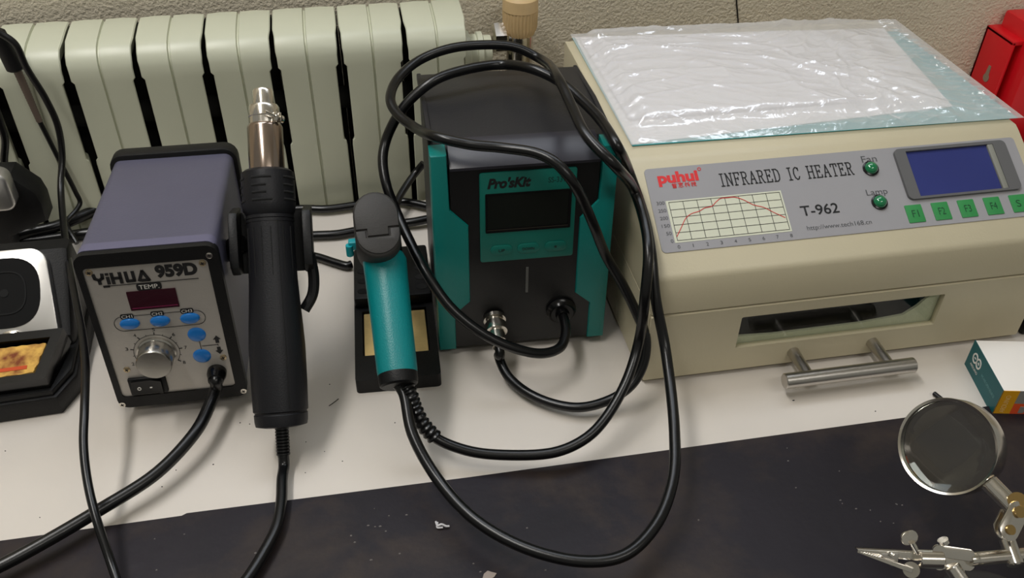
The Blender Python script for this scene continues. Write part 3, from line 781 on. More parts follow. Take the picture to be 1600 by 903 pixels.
# ---- sponge tray stand of the desoldering gun
TY = math.radians(-2.4)
TM = T(-.0195, .4862, 0) @ RZ(TY)
ty = thing('gun_stand', 'black sponge tray stand below the teal-handled gun', 'stand', TM)
b = NB(); ringprism(b, rrect(0, .0625, 0, .152, .003), rrect(.006, .0565, .0265, .078, .001), 0, .0125, Matrix(((1, 0, 0, 0), (0, 0, 1, 0), (0, -1, 0, .0125), (0, 0, 0, 1))) if False else Matrix(((1, 0, 0, 0), (0, 0, 1, 0), (0, 1, 0, 0), (0, 0, 0, 1))))
box(b, .001, .0615, .001, .15, 0, .005)
tb = obj('base', b, BLACK, ty)
b = NB(); box(b, .0005, .062, .083, .150, .012, .022, .002); obj('rear_block', b, BLACK, ty)
for i in range(3):
    b = NB(); lathe(b, [(.0042, .0216), (.0042, .0223)], 16, T(.008, .092+i*.013, 0), sx=1.1, sy=.8); obj('tip_hole', b, DARK, ty)
    b = NB(); lathe(b, [(.0042, .0216), (.0042, .0223)], 16, T(.0545, .092+i*.013, 0), sx=1.1, sy=.8); obj('tip_hole', b, DARK, ty)
b = NB(); lathe(b, [(.014, .02), (.013, .058), (.010, .06)], 24, T(.028, .125, 0)); obj('holder_tube', b, BLACK, ty)
# sponge inside the tray - lifts out, so a thing of its own
so_ = NB(); box(so_, .0072, .0553, .0278, .0768, .0052, .0112, .0008)
sp = obj('sponge', so_, mat('sponge_yellow', (226, 196, 132), .95, bump=.6, scale=260, var=.10, vscale=60)); sp.matrix_world = TM
tag(sp, 'clean yellow sponge in the tray behind the teal handle', 'sponge')

# ---- desoldering gun
dg_ = thing('desoldering_gun', 'desoldering gun with teal handle and black head in its stand', 'desoldering gun', T(.0085, .56, .098))
DI = Matrix.Translation((-.0085, -.56, -.098))
hb, htp = at(623.5, 604, z=.056), at(600.5, 402, z=.104)
HM = DI @ zframe(hb, htp, (0, 0, 1))
HL = (htp-hb).length
b = NB(); lathe(b, [(.0130, .0080), (.0134, .011), (.0138, HL*.5), (.0146, HL*.85), (.0150, HL-.003), (.0135, HL+.001)], 40, HM)
obj('handle', b, mat('teal_handle', (0, 122, 124), .38, bump=.2, scale=1100), dg_)
b = NB(); lathe(b, [(.0112, 0), (.0126, .0012), (.0130, .0035), (.0131, .0085)], 40, HM); obj('end_cap', b, BLACK, dg_)
# head : stadium facing the viewer
nrm = Vector((.02, -.62, .78)).normalized(); ux = Vector((1, .02, 0)); ux = (ux-nrm*ux.dot(nrm)).normalized(); uz = nrm.cross(ux)
cc = at(589, 350, z=.136)
SMx = DI @ frame(cc, ux, -nrm, uz)
def stadium(w, h, n=14):
    o = [(w*math.cos(math.pi*i/n), h-w+w*math.sin(math.pi*i/n)) for i in range(n+1)]
    o += [(-w*math.cos(math.pi*i/n), -(h-w)-w*math.sin(math.pi*i/n)) for i in range(n+1)]
    return o
b = NB(); prism(b, stadium(.0150, .0232), 0, .042, SMx, bev=.003, seg=3)
hd_ = obj('head', b, mat('head_black', (44, 42, 40), .6, bump=.15, scale=800), dg_)
# upper cover with a stepped tongue
top = [(.0143*math.cos(math.pi*i/14), .0062+.0143*math.sin(math.pi*i/14)) for i in range(15)]
cov = top+[(-.0143, -.0032), (-.0070, -.0032), (-.0070, -.0082), (.0070, -.0082), (.0070, -.0028), (.0143, -.0028)]
b = NB(); prism(b, cov, -.0016, .002, SMx, bev=.0005); obj('cover_flap', b, MATS['head_black'], hd_)
low = [(-.0143, -.0042), (-.0080, -.0042), (-.0080, -.0092), (.0080, -.0092), (.0080, -.0038), (.0143, -.0038)]+[(.0143*math.cos(a), -.0062+.0143*math.sin(a)) for a in [-math.pi*i/14 for i in range(0, 15)]][1:]
b = NB(); prism(b, low, -.0012, .002, SMx, bev=.0004); obj('cover_base', b, MATS['head_black'], hd_)
b = NB(); cyl(b, DI @ Vector((.0075, .545, .108)), DI @ Vector((.0085, .604, .030)), .0095, .006, 20); obj('barrel', b, BLACK, dg_)
b = NB(); tl = at(549, 382, z=.106)
box(b, -.002, .0075, -.003, .003, -.0035, .0035, .0012, DI @ T(*tl)); lathe(b, [(.0026, -.0055), (.0026, .003)], 12, DI @ T(*tl) @ T(-.0015, -.002, -.002)); obj('trigger', b, mat('bright_teal', (0, 150, 160), .4), dg_)

# ---- the cables of the desoldering set
def cable(name, pts, r, label, cat, m_=RUBBER, sub=10):
    b = NB(); tube(b, spline(pts, sub), r, 14); o = obj(name, b, m_)
    return tag(o, label, cat) if cat else adopt(o, label)
hose_pts = [hb+Vector((-.0020, .004, .001)), at(630, 613, z=.053), at(644, 677, z=.042), at(682, 746, z=.030), at(740, 810, z=.026), at(821, 856, z=.024), at(912, 877, z=.024), at(976, 867, z=.026), at(1024, 821, z=.030), at(1051, 752, z=.036), at(1054, 677, z=.044), at(1040, 548, z=.062), at(1024, 463, y=.452), at(1018, 400, y=.470), at(1008, 345, y=.492), at(984, 272, y=.522), at(965, 230, z=.180), at(938, 187, z=.182), at(908, 156, z=.184), at(875, 128, z=.188), at(833, 108, z=.192), at(785, 101, y=.625), at(735, 107, y=.62), at(682, 124, y=.61), at(645, 152, y=.605), at(620, 183, y=.60), at(603, 220, y=.595), at(598, 250, y=.585), at(604, 290, y=.57), at(617, 325, y=.560), at(638, 372, y=.535), at(662, 419, y=.51), at(703, 479, y=.488), at(756, 522, y=.474), at(810, 546, y=.468), at(850, 552, y=.470), at(876, 542, y=.477), at(884, 520, y=.489), se+Vector((0, -.006, 0)), se]
cable('vacuum_hose', hose_pts, .0037, dg_, None)
cab_pts = [ce, ce+Vector((0, -.006, -.004)), at(779, 556, z=.018), at(794, 588, z=.011), at(837, 620.5, z=.0085), at(901, 636.6, z=.0095), at(954, 624, z=.014), at(988, 600, z=.022), at(1006, 566, z=.034), at(1009, 527, z=.048), at(995, 490, z=.062), at(971, 441, z=.083), at(947, 400, z=.102), at(928, 353, z=.132), at(910, 312, z=.153), at(891, 279, z=.170), at(869, 255, z=.178), at(840, 240, z=.181), at(785, 231, z=.181), at(735, 226, z=.182), at(682, 214, z=.184), at(648, 199, y=.565), at(621, 178, y=.585), at(610, 157, y=.60), at(620, 125, y=.625), at(654, 95, y=.645), at(695, 78, y=.650), at(738, 71, y=.650), at(801, 73, y=.648), at(842, 91, y=.64), at(873, 124, z=.199), at(893, 165, z=.195), at(918, 214, z=.191), at(960, 258, z=.180), at(992, 300, y=.507), at(1009, 357, y=.478), at(1013, 400, y=.458), at(1008, 461, y=.445), at(998, 534, z=.060), at(979, 595, z=.042), at(945, 655, z=.028), at(915, 685, z=.022), at(869, 706, z=.017), at(794, 711, z=.015), at(730, 704, z=.017), at(679, 683, z=.024)]
sr_pts = [at(679, 683, z=.024), at(660, 662, z=.033), at(647, 635, z=.044), at(640, 613, z=.053), hb+Vector((.0035, .003, .000))]
cable('soldering_cable', cab_pts+sr_pts[1:3], .0036, dg_, None)
b = NB(); sp_ = spline(sr_pts, 12); tube(b, sp_, .005, 14, rf=lambda t, i: (.0052 if i % 4 < 2 else .0044)+.0004*(1-t))
o = obj('strain_relief', b, RUBBER); o.parent = dg_; o.matrix_parent_inverse = DI

# ================================================================== IRON STAND AT THE LEFT EDGE
it = thing('iron_stand', 'black iron stand with silver collar and scorched sponge at left', 'stand', T(-.255, .497, 0))
b = NB()
bx0, bx1 = -.055, .0285
foot = [(bx0, 0), (.0285, .0045), (.0385, .026), (.0355, .115), (bx0, .115)]
XYZ = Matrix(((1, 0, 0, 0), (0, 0, 1, 0), (0, 1, 0, 0), (0, 0, 0, 1)))
prism(b, foot, 0, .017, XYZ, bev=.002)
prism(b, [(x*.96-.001, y*.97+.002) for x, y in foot], .017, .022, XYZ, bev=.001)
obj('base', b, BLACK, it)
# tilted sponge well
WM = T(0, .006, .022) @ RX(math.radians(14))
b = NB(); ringprism(b, [(bx0, 0), (.0255, .003), (.0330, .045), (bx0, .045)], [(bx0+.004, .0065), (.0185, .0085), (.0250, .038), (bx0+.004, .038)], 0, .012, WM @ XYZ)
prism(b, [(bx0, 0), (.0255, .003), (.0330, .045), (bx0, .045)], -.006, .004, WM @ XYZ)
obj('sponge_well', b, BLACKG, it)
# burnt sponge
def burnt():
    M = mat('burnt_sponge', (212, 168, 84), .95, bump=.7, scale=300, var=.15, vscale=50)
    nt = M.node_tree; bs = nt.nodes['Principled BSDF']; src = bs.inputs['Base Color'].links[0].from_socket
    tc = nt.nodes.new('ShaderNodeTexCoord'); n = nt.nodes.new('ShaderNodeTexNoise'); n.inputs['Scale'].default_value = 55; n.inputs['Detail'].default_value = 6
    nt.links.new(tc.outputs['Object'], n.inputs[0])
    r = nt.nodes.new('ShaderNodeValToRGB'); r.color_ramp.elements[0].position = .52; r.color_ramp.elements[1].position = .68
    r.color_ramp.elements[0].color = (0, 0, 0, 1); r.color_ramp.elements[1].color = (1, 1, 1, 1); nt.links.new(n.outputs['Fac'], r.inputs[0])
    mx = nt.nodes.new('ShaderNodeMix'); mx.data_type = 'RGBA'; nt.links.new(r.outputs[0], mx.inputs['Factor']); nt.links.new(src, mx.inputs[6]); mx.inputs[7].default_value = srgb(120, 62, 34)
    nt.links.new(mx.outputs[2], bs.inputs['Base Color']); return M
b = NB(); rag = []
ol = [(-.050, .009), (-.03, .0085), (-.01, .0092), (.006, .0095), (.0165, .0105), (.019, .018), (.0205, .026), (.0225, .034), (.010, .0345), (-.008, .0335), (-.028, .0345), (-.050, .034)]
for (x, z), (x2, z2) in zip(ol, ol[1:]+ol[:1]):
    for k_ in range(5):
        t = k_/5; rag.append((x+(x2-x)*t+random.uniform(-.0005, .0005), z+(z2-z)*t+random.uniform(-.0005, .0005)))
prism(b, rag, .004, .0105, XYZ, bev=.0005)
bsp = obj('sponge', b, burnt()); bsp.matrix_world = T(-.255, .497, 0) @ WM
tag(bsp, 'scorched yellow-orange sponge in the left iron stand', 'sponge')
# red scorched stripe
b = NB(); prism(b, [(-.05, .0118), (.012, .0135), (.012, .0165), (-.05, .0145)], .0104, .0108, XYZ)
o = obj('scorch_stripe', b, mat('orange_scorch', (190, 78, 40), .95)); o.parent = bsp
# housing with silver slanted face
KM = T(0, .0555, .030) @ RX(math.radians(-28))
b = NB(); prism(b, [(.0525, .018), (.054, .031), (.104, .0745), (.118, .0735), (.130, .018)], bx0, .0340, PM, bev=.004); obj('housing', b, BLACK, it)
fl = [(bx0, .002), (.0210, .005), (.0240, .008), (.0205, .034)]
face = [(bx0, .000)]+[(.0275, .001)]+[(.0080+.0135*math.cos(a), .0540+.0135*math.sin(a)) for a in [math.radians(q) for q in range(0, 91, 10)]]+[(bx0, .0675)]
FM = T(0, .0505, .0340) @ RX(math.radians(-50))
b = NB(); prism(b, face, -.003, .006, FM, bev=.0012); obj('face_plate', b, mat('satin_silver', (200, 198, 194), .3, .85), it)
inn = ell(-.0125, .0262, .0268, .0200, 36)
inn = [(-.0085+.0245*math.copysign(abs(math.cos(2*math.pi*i/40))**.75, math.cos(2*math.pi*i/40)), .0350+.0262*math.copysign(abs(math.sin(2*math.pi*i/40))**.75, math.sin(2*math.pi*i/40))) for i in range(40)]
b = NB(); prism(b, inn, -.0036, -.002, FM); fn = obj('iron_funnel', b, mat('funnel_black', (12, 12, 12), .7, spec=.15), it)
b = NB(); ringprism(b, [(-.0085+(x+.0085)*.62, .0350+(z-.0350)*.62) for x, z in inn], [(-.0085+(x+.0085)*.58, .0350+(z-.0350)*.58) for x, z in inn], -.0042, -.003, FM)
prism(b, ell(-.0085, .0350, .003, .003, 16), -.0040, -.002, FM); obj('funnel_ring', b, DARK, fn)
b = NB(); lathe(b, [(.0075, 0), (.0075, .0025), (.0060, .0045), (.002, .0055)], 24, FM @ T(-.004, -.003, .0028) @ RX(math.pi/2), sx=1, sy=.55); obj('badge', b, CHROME, it)

# black wedge housing with silver rim, behind the stand
kt = thing('iron_holder', 'black wedge-shaped holder with silver rim at the left edge', 'holder', T(-.285, .69, 0))
b = NB(); prism(b, [(-.045, .0), (-.012, .0), (-.004, .036), (.0275, .0485), (.0285, .066), (.0265, .0766), (.012, .094), (-.045, .097)], -.012, .014, None, bev=.004)
obj('housing', b, BLACK, kt)
b = NB(); prism(b, rrect(-.045, at(16, 300, y=.664).x+.285, at(5, 332, y=.664).z, at(5, 273, y=.664).z, .008), -.026, -.010, None, bev=.003, seg=3); obj('silver_rim', b, MATS['satin_silver'], kt)

# ================================================================== LOOSE CORDS
CB = [('loose_cable', [at(455, 327, z=.006), at(476, 326, z=.006), at(510, 326.5, z=.006), at(554, 321, z=.006), at(592, 316, z=.006), at(629, 315, z=.006), at(662, 321, z=.006), at(690, 328, z=.006)], .0038, 'black cord along the back edge of the desk', 'cord'),
      ('loose_cable', [at(470, 369, z=.005), at(496, 367.5, z=.005), at(526, 366, z=.005), at(555, 361, z=.005), at(600, 352, z=.005), at(650, 346, z=.0075), at(720, 330, z=.01)], .0040, 'black cord lying between the gun cradle and the teal trigger', 'cord'),
      ('loose_cable', [at(470, 396, z=.0045), at(498, 402, z=.0045), at(526, 411, z=.0045), at(543, 415, z=.0045), at(549, 413, z=.0045)], .0036, 'black cord ending at the rear left of the gun stand', 'cord'),
      ('loose_cable', [at(618, 322, z=.017), at(625, 306, z=.02), at(639, 284, z=.025), at(651, 268, z=.030), at(662, 255, z=.038)], .0034, 'short black cord rising beside the left flank of the teal station', 'cord'),
      ('loose_cable', [at(-20, 380, z=.012), at(46, 363, z=.012), at(90, 353, z=.012), at(120, 341, z=.012), at(150, 328, z=.012)], .0052, 'upper black cord running behind the left iron stand', 'cord'),
      ('loose_cable', [at(-20, 379, z=.005), at(40, 378, z=.005), at(94, 371, z=.005), at(140, 364, z=.005)], .0050, 'lower black cord on the desk behind the left iron stand', 'cord'),
      ('loose_cable', [at(-12, 150, y=.737), at(0, 192, y=.736), at(8, 218, y=.735), at(7, 256, y=.733), at(15, 280, y=.730), at(26, 306, y=.725), at(40, 340, y=.720)], .0030, 'thin black cord at the left edge dropping behind the silver-rimmed holder', 'cord')]
for a in CB: cable(*a)['group'] = 'loose cables on the bench'
cable('hanging_cord', [at(-30, 38, y=.720), at(0, 52, y=.722), at(23, 68, y=.722), at(41, 105, y=.722), at(71, 154, y=.722), at(90, 196, y=.722), at(97, 240, y=.718), at(95, 290, y=.70), at(98, 336, y=.67), at(102, 376, y=.635), at(109, 420, z=.066), at(118, 466, z=.064), at(128, 519, z=.063), at(133.5, 569, z=.061), at(132, 640, z=.057), at(130.5, 695, z=.050), at(136, 748, z=.042), at(149, 805, z=.034), at(175, 884, z=.018), at(190, 930, z=.014)], .0027, 'thin black cord hanging in front of the left stand down to the mat', 'cord')
# lead with a brown sleeve against the radiator
pl_ = thing('probe_lead', 'black plug with braided brown sleeve leaning against the radiator', 'lead', T(*at(24, 112, y=.738)))
PI_ = pl_.matrix_world.inverted()
b = NB(); cyl(b, PI_ @ at(-6, 48, y=.736), PI_ @ at(26, 108, y=.738), .0062, .0074, 20, bev=.0015); obj('plug', b, BLACK, pl_)
b = NB(); p0, p1 = PI_ @ at(26, 108, y=.7385), PI_ @ at(62, 190, y=.7395)
tube(b, [p0.lerp(p1, i/40) for i in range(41)], .0034, 12, rf=lambda t, i: (.0034 if i % 2 else .0031)-.0008*t); obj('braided_sleeve', b, mat('brown_braid', (112, 98, 88), .5, .3), pl_)
b = NB(); tube(b, spline([PI_ @ at(60, 186, y=.7395), PI_ @ at(90, 245, y=.738), PI_ @ at(118, 300, y=.735), PI_ @ at(125, 316, y=.733), PI_ @ at(120, 327, y=.728), PI_ @ at(104, 346, y=.715), PI_ @ at(106, 356, y=.705), PI_ @ at(120, 380, y=.690)], 8), .0021, 10); obj('wire', b, RUBBER, pl_)

# ================================================================== RED HOUSING ON THE WALL
rx0 = .668
rt_ = thing('red_bracket', 'red plastic bracket with keyhole slot on the wall at right', 'bracket', T(rx0, YW, .04))
rm = mat('red_plastic', (216, 20, 32), .38, bump=.05, scale=200)
b = NB()
box(b, 0, .004, -.046, 0, -.08, .060, .001)               # keyhole flange side
box(b, .0, .09, -.004, 0, -.08, .060, .001)
obj('left_cheek', b, rm, rt_)
b = NB(); prism(b, [(.004, -.08), (.004, .060), (.09, .060), (.09, -.08)], -.040, -.004, None, bev=.001); b.free()
b = NB(); box(b, .012, .1, -.062, -.004, -.08, .078, .003); obj('main_case', b, rm, rt_)
b = NB(); box(b, .0, .02, -.046, -.002, .056, .061, .001); obj('top_shelf', b, rm, rt_)
b = NB(); KX = Matrix(((0, 1, 0, -.0006), (1, 0, 0, -.026), (0, 0, 1, .012), (0, 0, 0, 1)))
key = [(.0045*math.cos(math.radians(a)), .0045*math.sin(math.radians(a))) for a in range(125, 416, 15)]+[(.0018, .0135), (-.0018, .0135)]
prism(b, key, 0, .0008, KX); obj('keyhole', b, mat('keyhole_wall', (150, 128, 108), .9), rt_)

# ================================================================== SMALL CARTON
AM = T(.4325, .3868, 0) @ RZ(math.radians(-11.5)) 
at_ = thing('carton', 'small white and teal electronics carton with orange end', 'box', AM)
b = NB(); box(b, .0003, .0747, .0003, .0537, 0, .0247, .0004); obj('box_body', b, mat('white_card', (226, 222, 216), .5), at_)
b = NB(); box(b, 0, .0004, 0, .054, .0, .025); sd = obj('teal_side', b, mat('deep_teal_card', (0, 84, 88), .5), at_)
b = NB(); box(b, 0, .012, 0, .0004, 0, .025); en = obj('orange_end', b, mat('orange_card', (222, 160, 24), .5), at_)
b = NB(); box(b, .012, .075, 0, .0004, .0125, .025); obj('grey_end', b, mat('grey_card', (140, 138, 134), .5), at_)
b = NB(); box(b, .012, .075, 0, .0004, 0, .0125); oe = obj('red_end', b, mat('coral_card', (226, 84, 40), .5), at_)
b = NB()
for i in range(3): box(b, .0175+i*.0048, .0215+i*.0048, -.0002, .0001, .003, .0095, 0)
obj('end_print', b, MATS['grey_card'], oe)
b = NB(); box(b, .0205, .045, -.0002, .0001, .015, .0235); obj('end_picture', b, MATS['deep_teal_card'], bpy.data.objects['grey_end'])
SDM = T(-.0002, 0, 0) @ Matrix(((0, 1, 0, 0), (-1, 0, 0, .054), (0, 0, 1, 0), (0, 0, 0, 1)))   # local x along the side towards the front
b = NB()
for cx in (.0098, .0162): ringprism(b, ell(cx, .0150, .0038, .0044, 22), ell(cx, .0150, .0026, .0031, 22), -.0001, .0002, SDM)
stroke(b, [(.0088, .015), (.0108, .015)], .0007, -.0001, .0002, SDM); stroke(b, [(.0152, .015), (.0172, .015)], .0007, -.0001, .0002, SDM); stroke(b, [(.0162, .014), (.0162, .016)], .0007, -.0001, .0002, SDM)
obj('logo', b, MATS['white_ink'], sd)
lettering('ARDUINO', .0068, .0195, .0065, .0088, MATS['white_ink'], sd, SDM, off=.01, y=-.0001)
lettering('WE ARE OPEN SOURCE', .0245, .0480, .0110, .0135, mat('teal_print', (96, 150, 150), .5), sd, SDM, y=-.0001)
b = NB(); prism(b, [(.030, .016), (.060, .016), (.060, .036), (.030, .036)], .0247, .0250, XYZ); pc = obj('board_picture', b, mat('board_teal', (0, 110, 118), .4, var=.3, vscale=300), at_)
b = NB()
for i in range(6): box(b, .032+i*.004, .0345+i*.004, .018+(i % 3)*.005, .021+(i % 3)*.005, .0250, .0251)
obj('board_chips', b, mat('chip_dark', (40, 44, 48), .4), pc)
lettering('ARDUINO', .0035, .0205, .0042, .0078, mat('cream_print', (244, 214, 140), .5), en, frame((0, 0, 0), (0, 0, 1), (0, 1, 0), (-1, 0, 0)) @ T(0, -.0001, -.0115), y=-.0001)

# black adapter beyond the oven's right side
pa = thing('power_adapter', 'black power adapter with metal edge right of the oven', 'adapter', T(.528, .482, 0))
b = NB(); box(b, -.021, .05, -.02, .045, 0, .016, .002); obj('case', b, BLACK, pa)
b = NB(); box(b, -.0215, .05, .012, .0455, .0155, .0195, .0008); obj('metal_edge', b, STEEL, pa)

# ================================================================== THIRD HAND WITH MAGNIFIER
TH = at(1600, 905, z=.002)
th = thing('helping_hand', 'chrome helping hand with round magnifier and alligator clip on mat', 'helping hand', T(.345, .205, .002))
TI = th.matrix_world.inverted()
def W_(u, v, z): return TI @ at(u, v, z=z)
# magnifier
def lens_mat():
    M = mat('lens_glass', (235, 244, 238), .01)
    p = M.node_tree.nodes['Principled BSDF']; p.inputs['Transmission Weight'].default_value = 1; p.inputs['IOR'].default_value = 1.45
    return M
lc0 = at(1478, 697, z=.080)
view = (lc0-Vector((0, 0, CAM_H))).normalized()
right = RT; up = -DN
nb = (view + right*.47 - up*.03).normalized()          # from front rim to back rim
hx = right-nb*right.dot(nb); hx.normalize(); hy = nb.cross(hx)
LM = TI @ frame(lc0, hx, hy, nb)
RL = .0283
b = NB(); lathe(b, [(RL-.0016, .0006), (RL-.0003, 0), (RL, .0006), (RL, .0155), (RL-.0004, .0160), (RL-.0016, .0160), (RL-.0016, .0006)], 64, LM, cap=False)
mg = obj('magnifier_rim', b, CHROME, th)
b = NB(); pf = [(RL-.0017, .005), (RL-.0017, .009)]
prof_l = [(.0003, .0016)]+[((RL-.0018)*i/8, .0016+.0038*(i/8)**2) for i in range(1, 9)]+[((RL-.0018)*(8-i)/8, .0110-.0026*((8-i)/8)**2) for i in range(0, 8)]+[(.0003, .0110)]
lathe(b, prof_l, 48, LM)
obj('lens', b, lens_mat(), mg)
# stem, joints, rods
b = NB(); cyl(b, W_(1543, 752, .075), W_(1583, 793, .070), .0054, n=20, bev=.0008); st_ = obj('magnifier_stem', b, CHROME, th)
def plate(pA, pB, wid, thk, holes=True):
    """rounded strap between two points, facing the viewer"""
    pA, pB = Vector(pA), Vector(pB); d = pB-pA; L_ = d.length
    n_ = (-(RT*0)-fw); n_ = Vector(n_); xx = d.normalized(); yy = (n_-xx*n_.dot(xx)).normalized(); zz = xx.cross(yy)
    Mx = frame(pA, xx, yy, zz); n = 12; r = wid
    pts = [(L_+r*math.cos(a), r*math.sin(a)) for a in [math.radians(-90+180*i/n) for i in range(n+1)]]+[(r*math.cos(a), r*math.sin(a)) for a in [math.radians(90+180*i/n) for i in range(n+1)]]
    b = NB(); prism(b, pts, -thk/2, thk/2, Mx, bev=.0004); return b, Mx, L_
for k_, (dz, rot) in enumerate(((.0745, 0), (.066, 1))):
    a_, c2 = (W_(1590, 800, dz), W_(1576, 828, dz-.004)) if k_ == 0 else (W_(1580, 800, dz), W_(1567, 826, dz-.004))
    b, Mx, L_ = plate(a_, c2, .0060, .0016)
    pl2 = obj('joint_plate', b, CHROME, th)
    b = NB(); lathe(b, [(.0028, 0), (.0028, .0012)], 14, Mx @ T(L_, .0022, 0) @ RX(math.pi/2)); lathe(b, [(.0034, 0), (.0030, .0016), (.001, .002)], 14, Mx @ T(0, .0022, 0) @ RX(math.pi/2)); obj('rivet', b, mat('brass', (190, 160, 105), .25, 1), pl2)
b = NB(); lathe(b, [(.0048, -.0015), (.0050, .0)], 16, TI @ zframe(at(1590, 783, z=.078), at(1590, 783, z=.078)-view)); obj('thumb_nut', b, mat('brass', (190, 160, 105), .25, 1), th)
b = NB(); cyl(b, W_(1570, 832, .060), W_(1576, 846, .058), .0026, .0034, 16); cyl(b, W_(1573, 842, .058), W_(1588, 884, .053), .0046, n=18, bev=.0008); obj('arm_sleeve', b, CHROME, th)
b = NB(); cyl(b, W_(1526, 873, .055), W_(1660, 861, .055), .0038, n=20); obj('cross_rod', b, CHROME, th)
b = NB(); cyl(b, W_(1512, 874, .055), W_(1530, 872.5, .055), .0022, n=14); lathe(b, [(.0038, 0), (.004, .002), (.0038, .004)], 14, zframe(W_(1515, 874, .055), W_(1530, 872.5, .055))); obj('rod_tip', b, CHROME, th)
for v_, dz in ((861, .0585), (880, .0515)):
    b, Mx, L_ = plate(W_(1466, v_-1, dz), W_(1513, v_+6 if v_ < 870 else v_+2, dz), .0034, .0014); cp_ = obj('joint_plate', b, CHROME, th)
    b = NB(); lathe(b, [(.0036, 0), (.0034, .0014), (.001, .002)], 16, Mx @ T(0, .0022, 0) @ RX(math.pi/2)); obj('rivet', b, CHROME, cp_)
b = NB(); cyl(b, W_(1474, 845, .062), W_(1490, 880, .050), .0016, n=12); lathe(b, [(.003, 0), (.003, .0022)], 14, zframe(W_(1473, 843, .0625), W_(1478, 854, .059))); obj('clamp_bolt', b, CHROME, th)
b = NB(); cyl(b, W_(1486, 884, .050), W_(1520, 935, .040), .0046, n=18, bev=.0006); obj('post_sleeve', b, CHROME, th)
b = NB(); cyl(b, W_(1434, 873, .055), W_(1472, 874, .055), .0052, n=20, bev=.0006); obj('clip_socket', b, CHROME, th)
# wing screw
b = NB(); b2, Mx, L_ = plate(W_(1417, 841, .064), W_(1424, 839, .064), .0038, .0016); me = bpy.data.meshes.new('x'); b2.to_mesh(me); b2.free(); b.from_mesh(me)
cyl(b, W_(1425, 847, .063), W_(1434, 864, .057), .0016, n=12); obj('wing_screw', b, CHROME, th)
# alligator clip : two tapering channel jaws with teeth, pivot and grip
def jaw(tip, root, w0, w1, up_, teeth):
    tip, root = Vector(tip), Vector(root); d = (root-tip); L_ = d.length; xx = d.normalized(); n_ = Vector(-fw); zz = (n_-xx*n_.dot(xx)).normalized(); yy = zz.cross(xx)
    Mx = frame(tip, xx, zz, yy*up_)
    pts = [(0, 0)]
    for i in range(teeth): pts += [(L_*.38*(i+.5)/teeth, .0009), (L_*.38*(i+1)/teeth, 0)]
    pts += [(L_, 0), (L_, w1), (L_*.45, w1*.75)]
    for i in range(9): pts += [(L_*(.42-.045*i), w1*.72-(w1*.72-w0)*i/9), (L_*(.42-.045*(i+.5)), w1*.72-(w1*.72-w0)*i/9+.0007)]
    pts += [(0, w0)]
    b = NB(); prism(b, pts, -.0030, .0030, Mx, bev=.0002); return b
cl = NB()
b = jaw(W_(1338, 856, .053), W_(1438, 861, .055), .0010, .0050, -1, 0); ju = obj('upper_jaw', b, CHROME, th)
b = jaw(W_(1339, 862, .051), W_(1424, 894, .051), .0010, .0030, 1, 0); jl = obj('lower_jaw', b, CHROME, th)
b = NB(); lathe(b, [(.0044, -.001), (.0044, .001)], 20, TI @ zframe(at(1424, 890, z=.051), at(1424, 890, z=.051)-view)); obj('jaw_tab', b, CHROME, jl)
b = NB(); lathe(b, [(.0014, 0), (.0013, .0012), (.0004, .0016)], 12, TI @ zframe(at(1394, 867, z=.0560), at(1394, 867, z=.0560)-view)); obj('rivet', b, CHROME, ju)
b = NB(); prism(b, [(0, 0), (.0105, .0), (.0095, .0075), (.006, .0070), (.003, .004)], -.0032, .0032, TI @ frame(at(1372, 862, z=.0535), RT, -fw, DN), bev=.0003); obj('jaw_cheek', b, STEEL, ju)
# weighted base and post, just outside the picture
b = NB(); lathe(b, [(.032, 0), (.034, .002), (.034, .010), (.030, .013), (.006, .014)], 40, TI @ T(*(at(1545, 985, z=.002)))); bs_ = obj('base', b, mat('cast_iron', (38, 38, 40), .5, bump=.2, scale=300), th)
bp = at(1545, 985, z=.012)
b = NB(); cyl(b, TI @ bp, TI @ Vector((bp.x, bp.y, .05)), .004, n=16); cyl(b, TI @ Vector((bp.x, bp.y, .045)), W_(1518, 932, .0405), .0036, n=14); obj('post', b, CHROME, th)

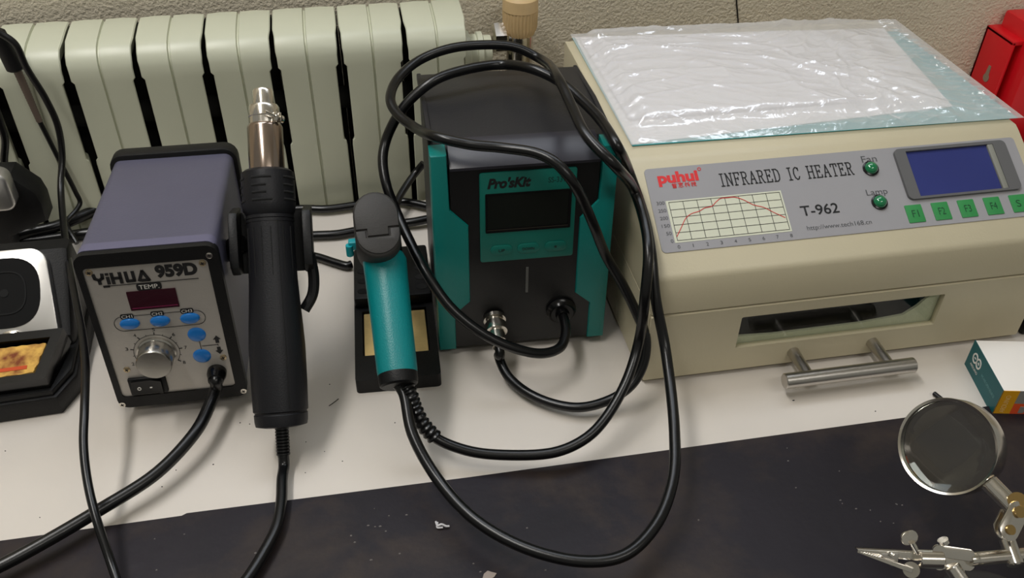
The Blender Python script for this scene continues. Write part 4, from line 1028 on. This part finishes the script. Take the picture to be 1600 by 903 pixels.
# ================================================================== CRUMBS AND SCRAPS
b = NB(); tube(b, spline([at(681, 815, z=.004), at(684, 821, z=.0045), at(690, 819, z=.005), at(697, 822, z=.004), at(702, 822, z=.0035)], 5), .0007, 6); tube(b, spline([at(684, 816, z=.004), at(683, 824, z=.0035), at(692, 824, z=.0035)], 4), .0006, 6)
tag(obj('solder_scrap', b, mat('white_scrap', (205, 203, 205), .5)), 'curled white scrap on the mat below the sponge tray', 'scrap')
b = NB(); prism(b, [(p.x, p.y) for p in (at(756, 897, z=.0025), at(762, 892, z=.0025), at(768, 894, z=.0025), at(776, 896, z=.0025), at(772, 902, z=.0025), at(764, 906, z=.0025), at(754, 904, z=.0025))], .0021, .0029, XYZ)
tag(obj('paint_flake', b, mat('tan_flake', (150, 138, 130), .7)), 'pale flake on the mat at the bottom edge of the photo', 'flake')
b = NB(); tube(b, spline([at(514, 634, z=.0007), at(520, 630, z=.0007), at(529, 623, z=.0007)], 4), .0003, 6)
tag(obj('hair_strand', b, INK), 'tiny dark strand on the desk right of the hot air gun', 'strand')
spk = [(375, 660), (390, 662), (507, 705), (515, 600), (477, 738), (478, 690), (275, 734), (253, 760), (290, 806), (617, 660), (535, 720), (1240, 625), (1368, 642), (62, 808), (8, 704), (333, 725)]
b = NB()
for u, v in spk[:]:
    p = at(u, v, z=.0004); lathe(b, [(.0003+random.random()*.0003, -.0004), (.0002, .0001)], 6, T(*p), sx=1+random.random())
tag(obj('crumbs', b, INK), 'scattered dark specks on the pale desk', 'crumbs', kind='stuff')
b = NB()
for i in range(34):
    u, v = random.choice([(random.uniform(230, 860), random.uniform(800, 895)), (random.uniform(540, 610), random.uniform(790, 850)), (random.uniform(1310, 1420), random.uniform(780, 830)), (random.uniform(1080, 1500), random.uniform(700, 890))])
    p = at(u, v, z=.0022)
    if p.y > .392: continue
    lathe(b, [(.0003+random.random()*.0004, -.0002), (.0002, .0004)], 6, T(*p), sx=1+random.random())
tag(obj('dust_specks', b, mat('pale_dust', (120, 115, 112), .8)), 'pale dust specks scattered over the dark mat', 'dust', kind='stuff')
b = NB(); cyl(b, at(1459, 614, z=.0022), at(1474, 626, z=.0022), .0017, n=10, bev=.0003)
tag(obj('black_pin', b, BLACK), 'short black pin on the desk behind the magnifier', 'pin')
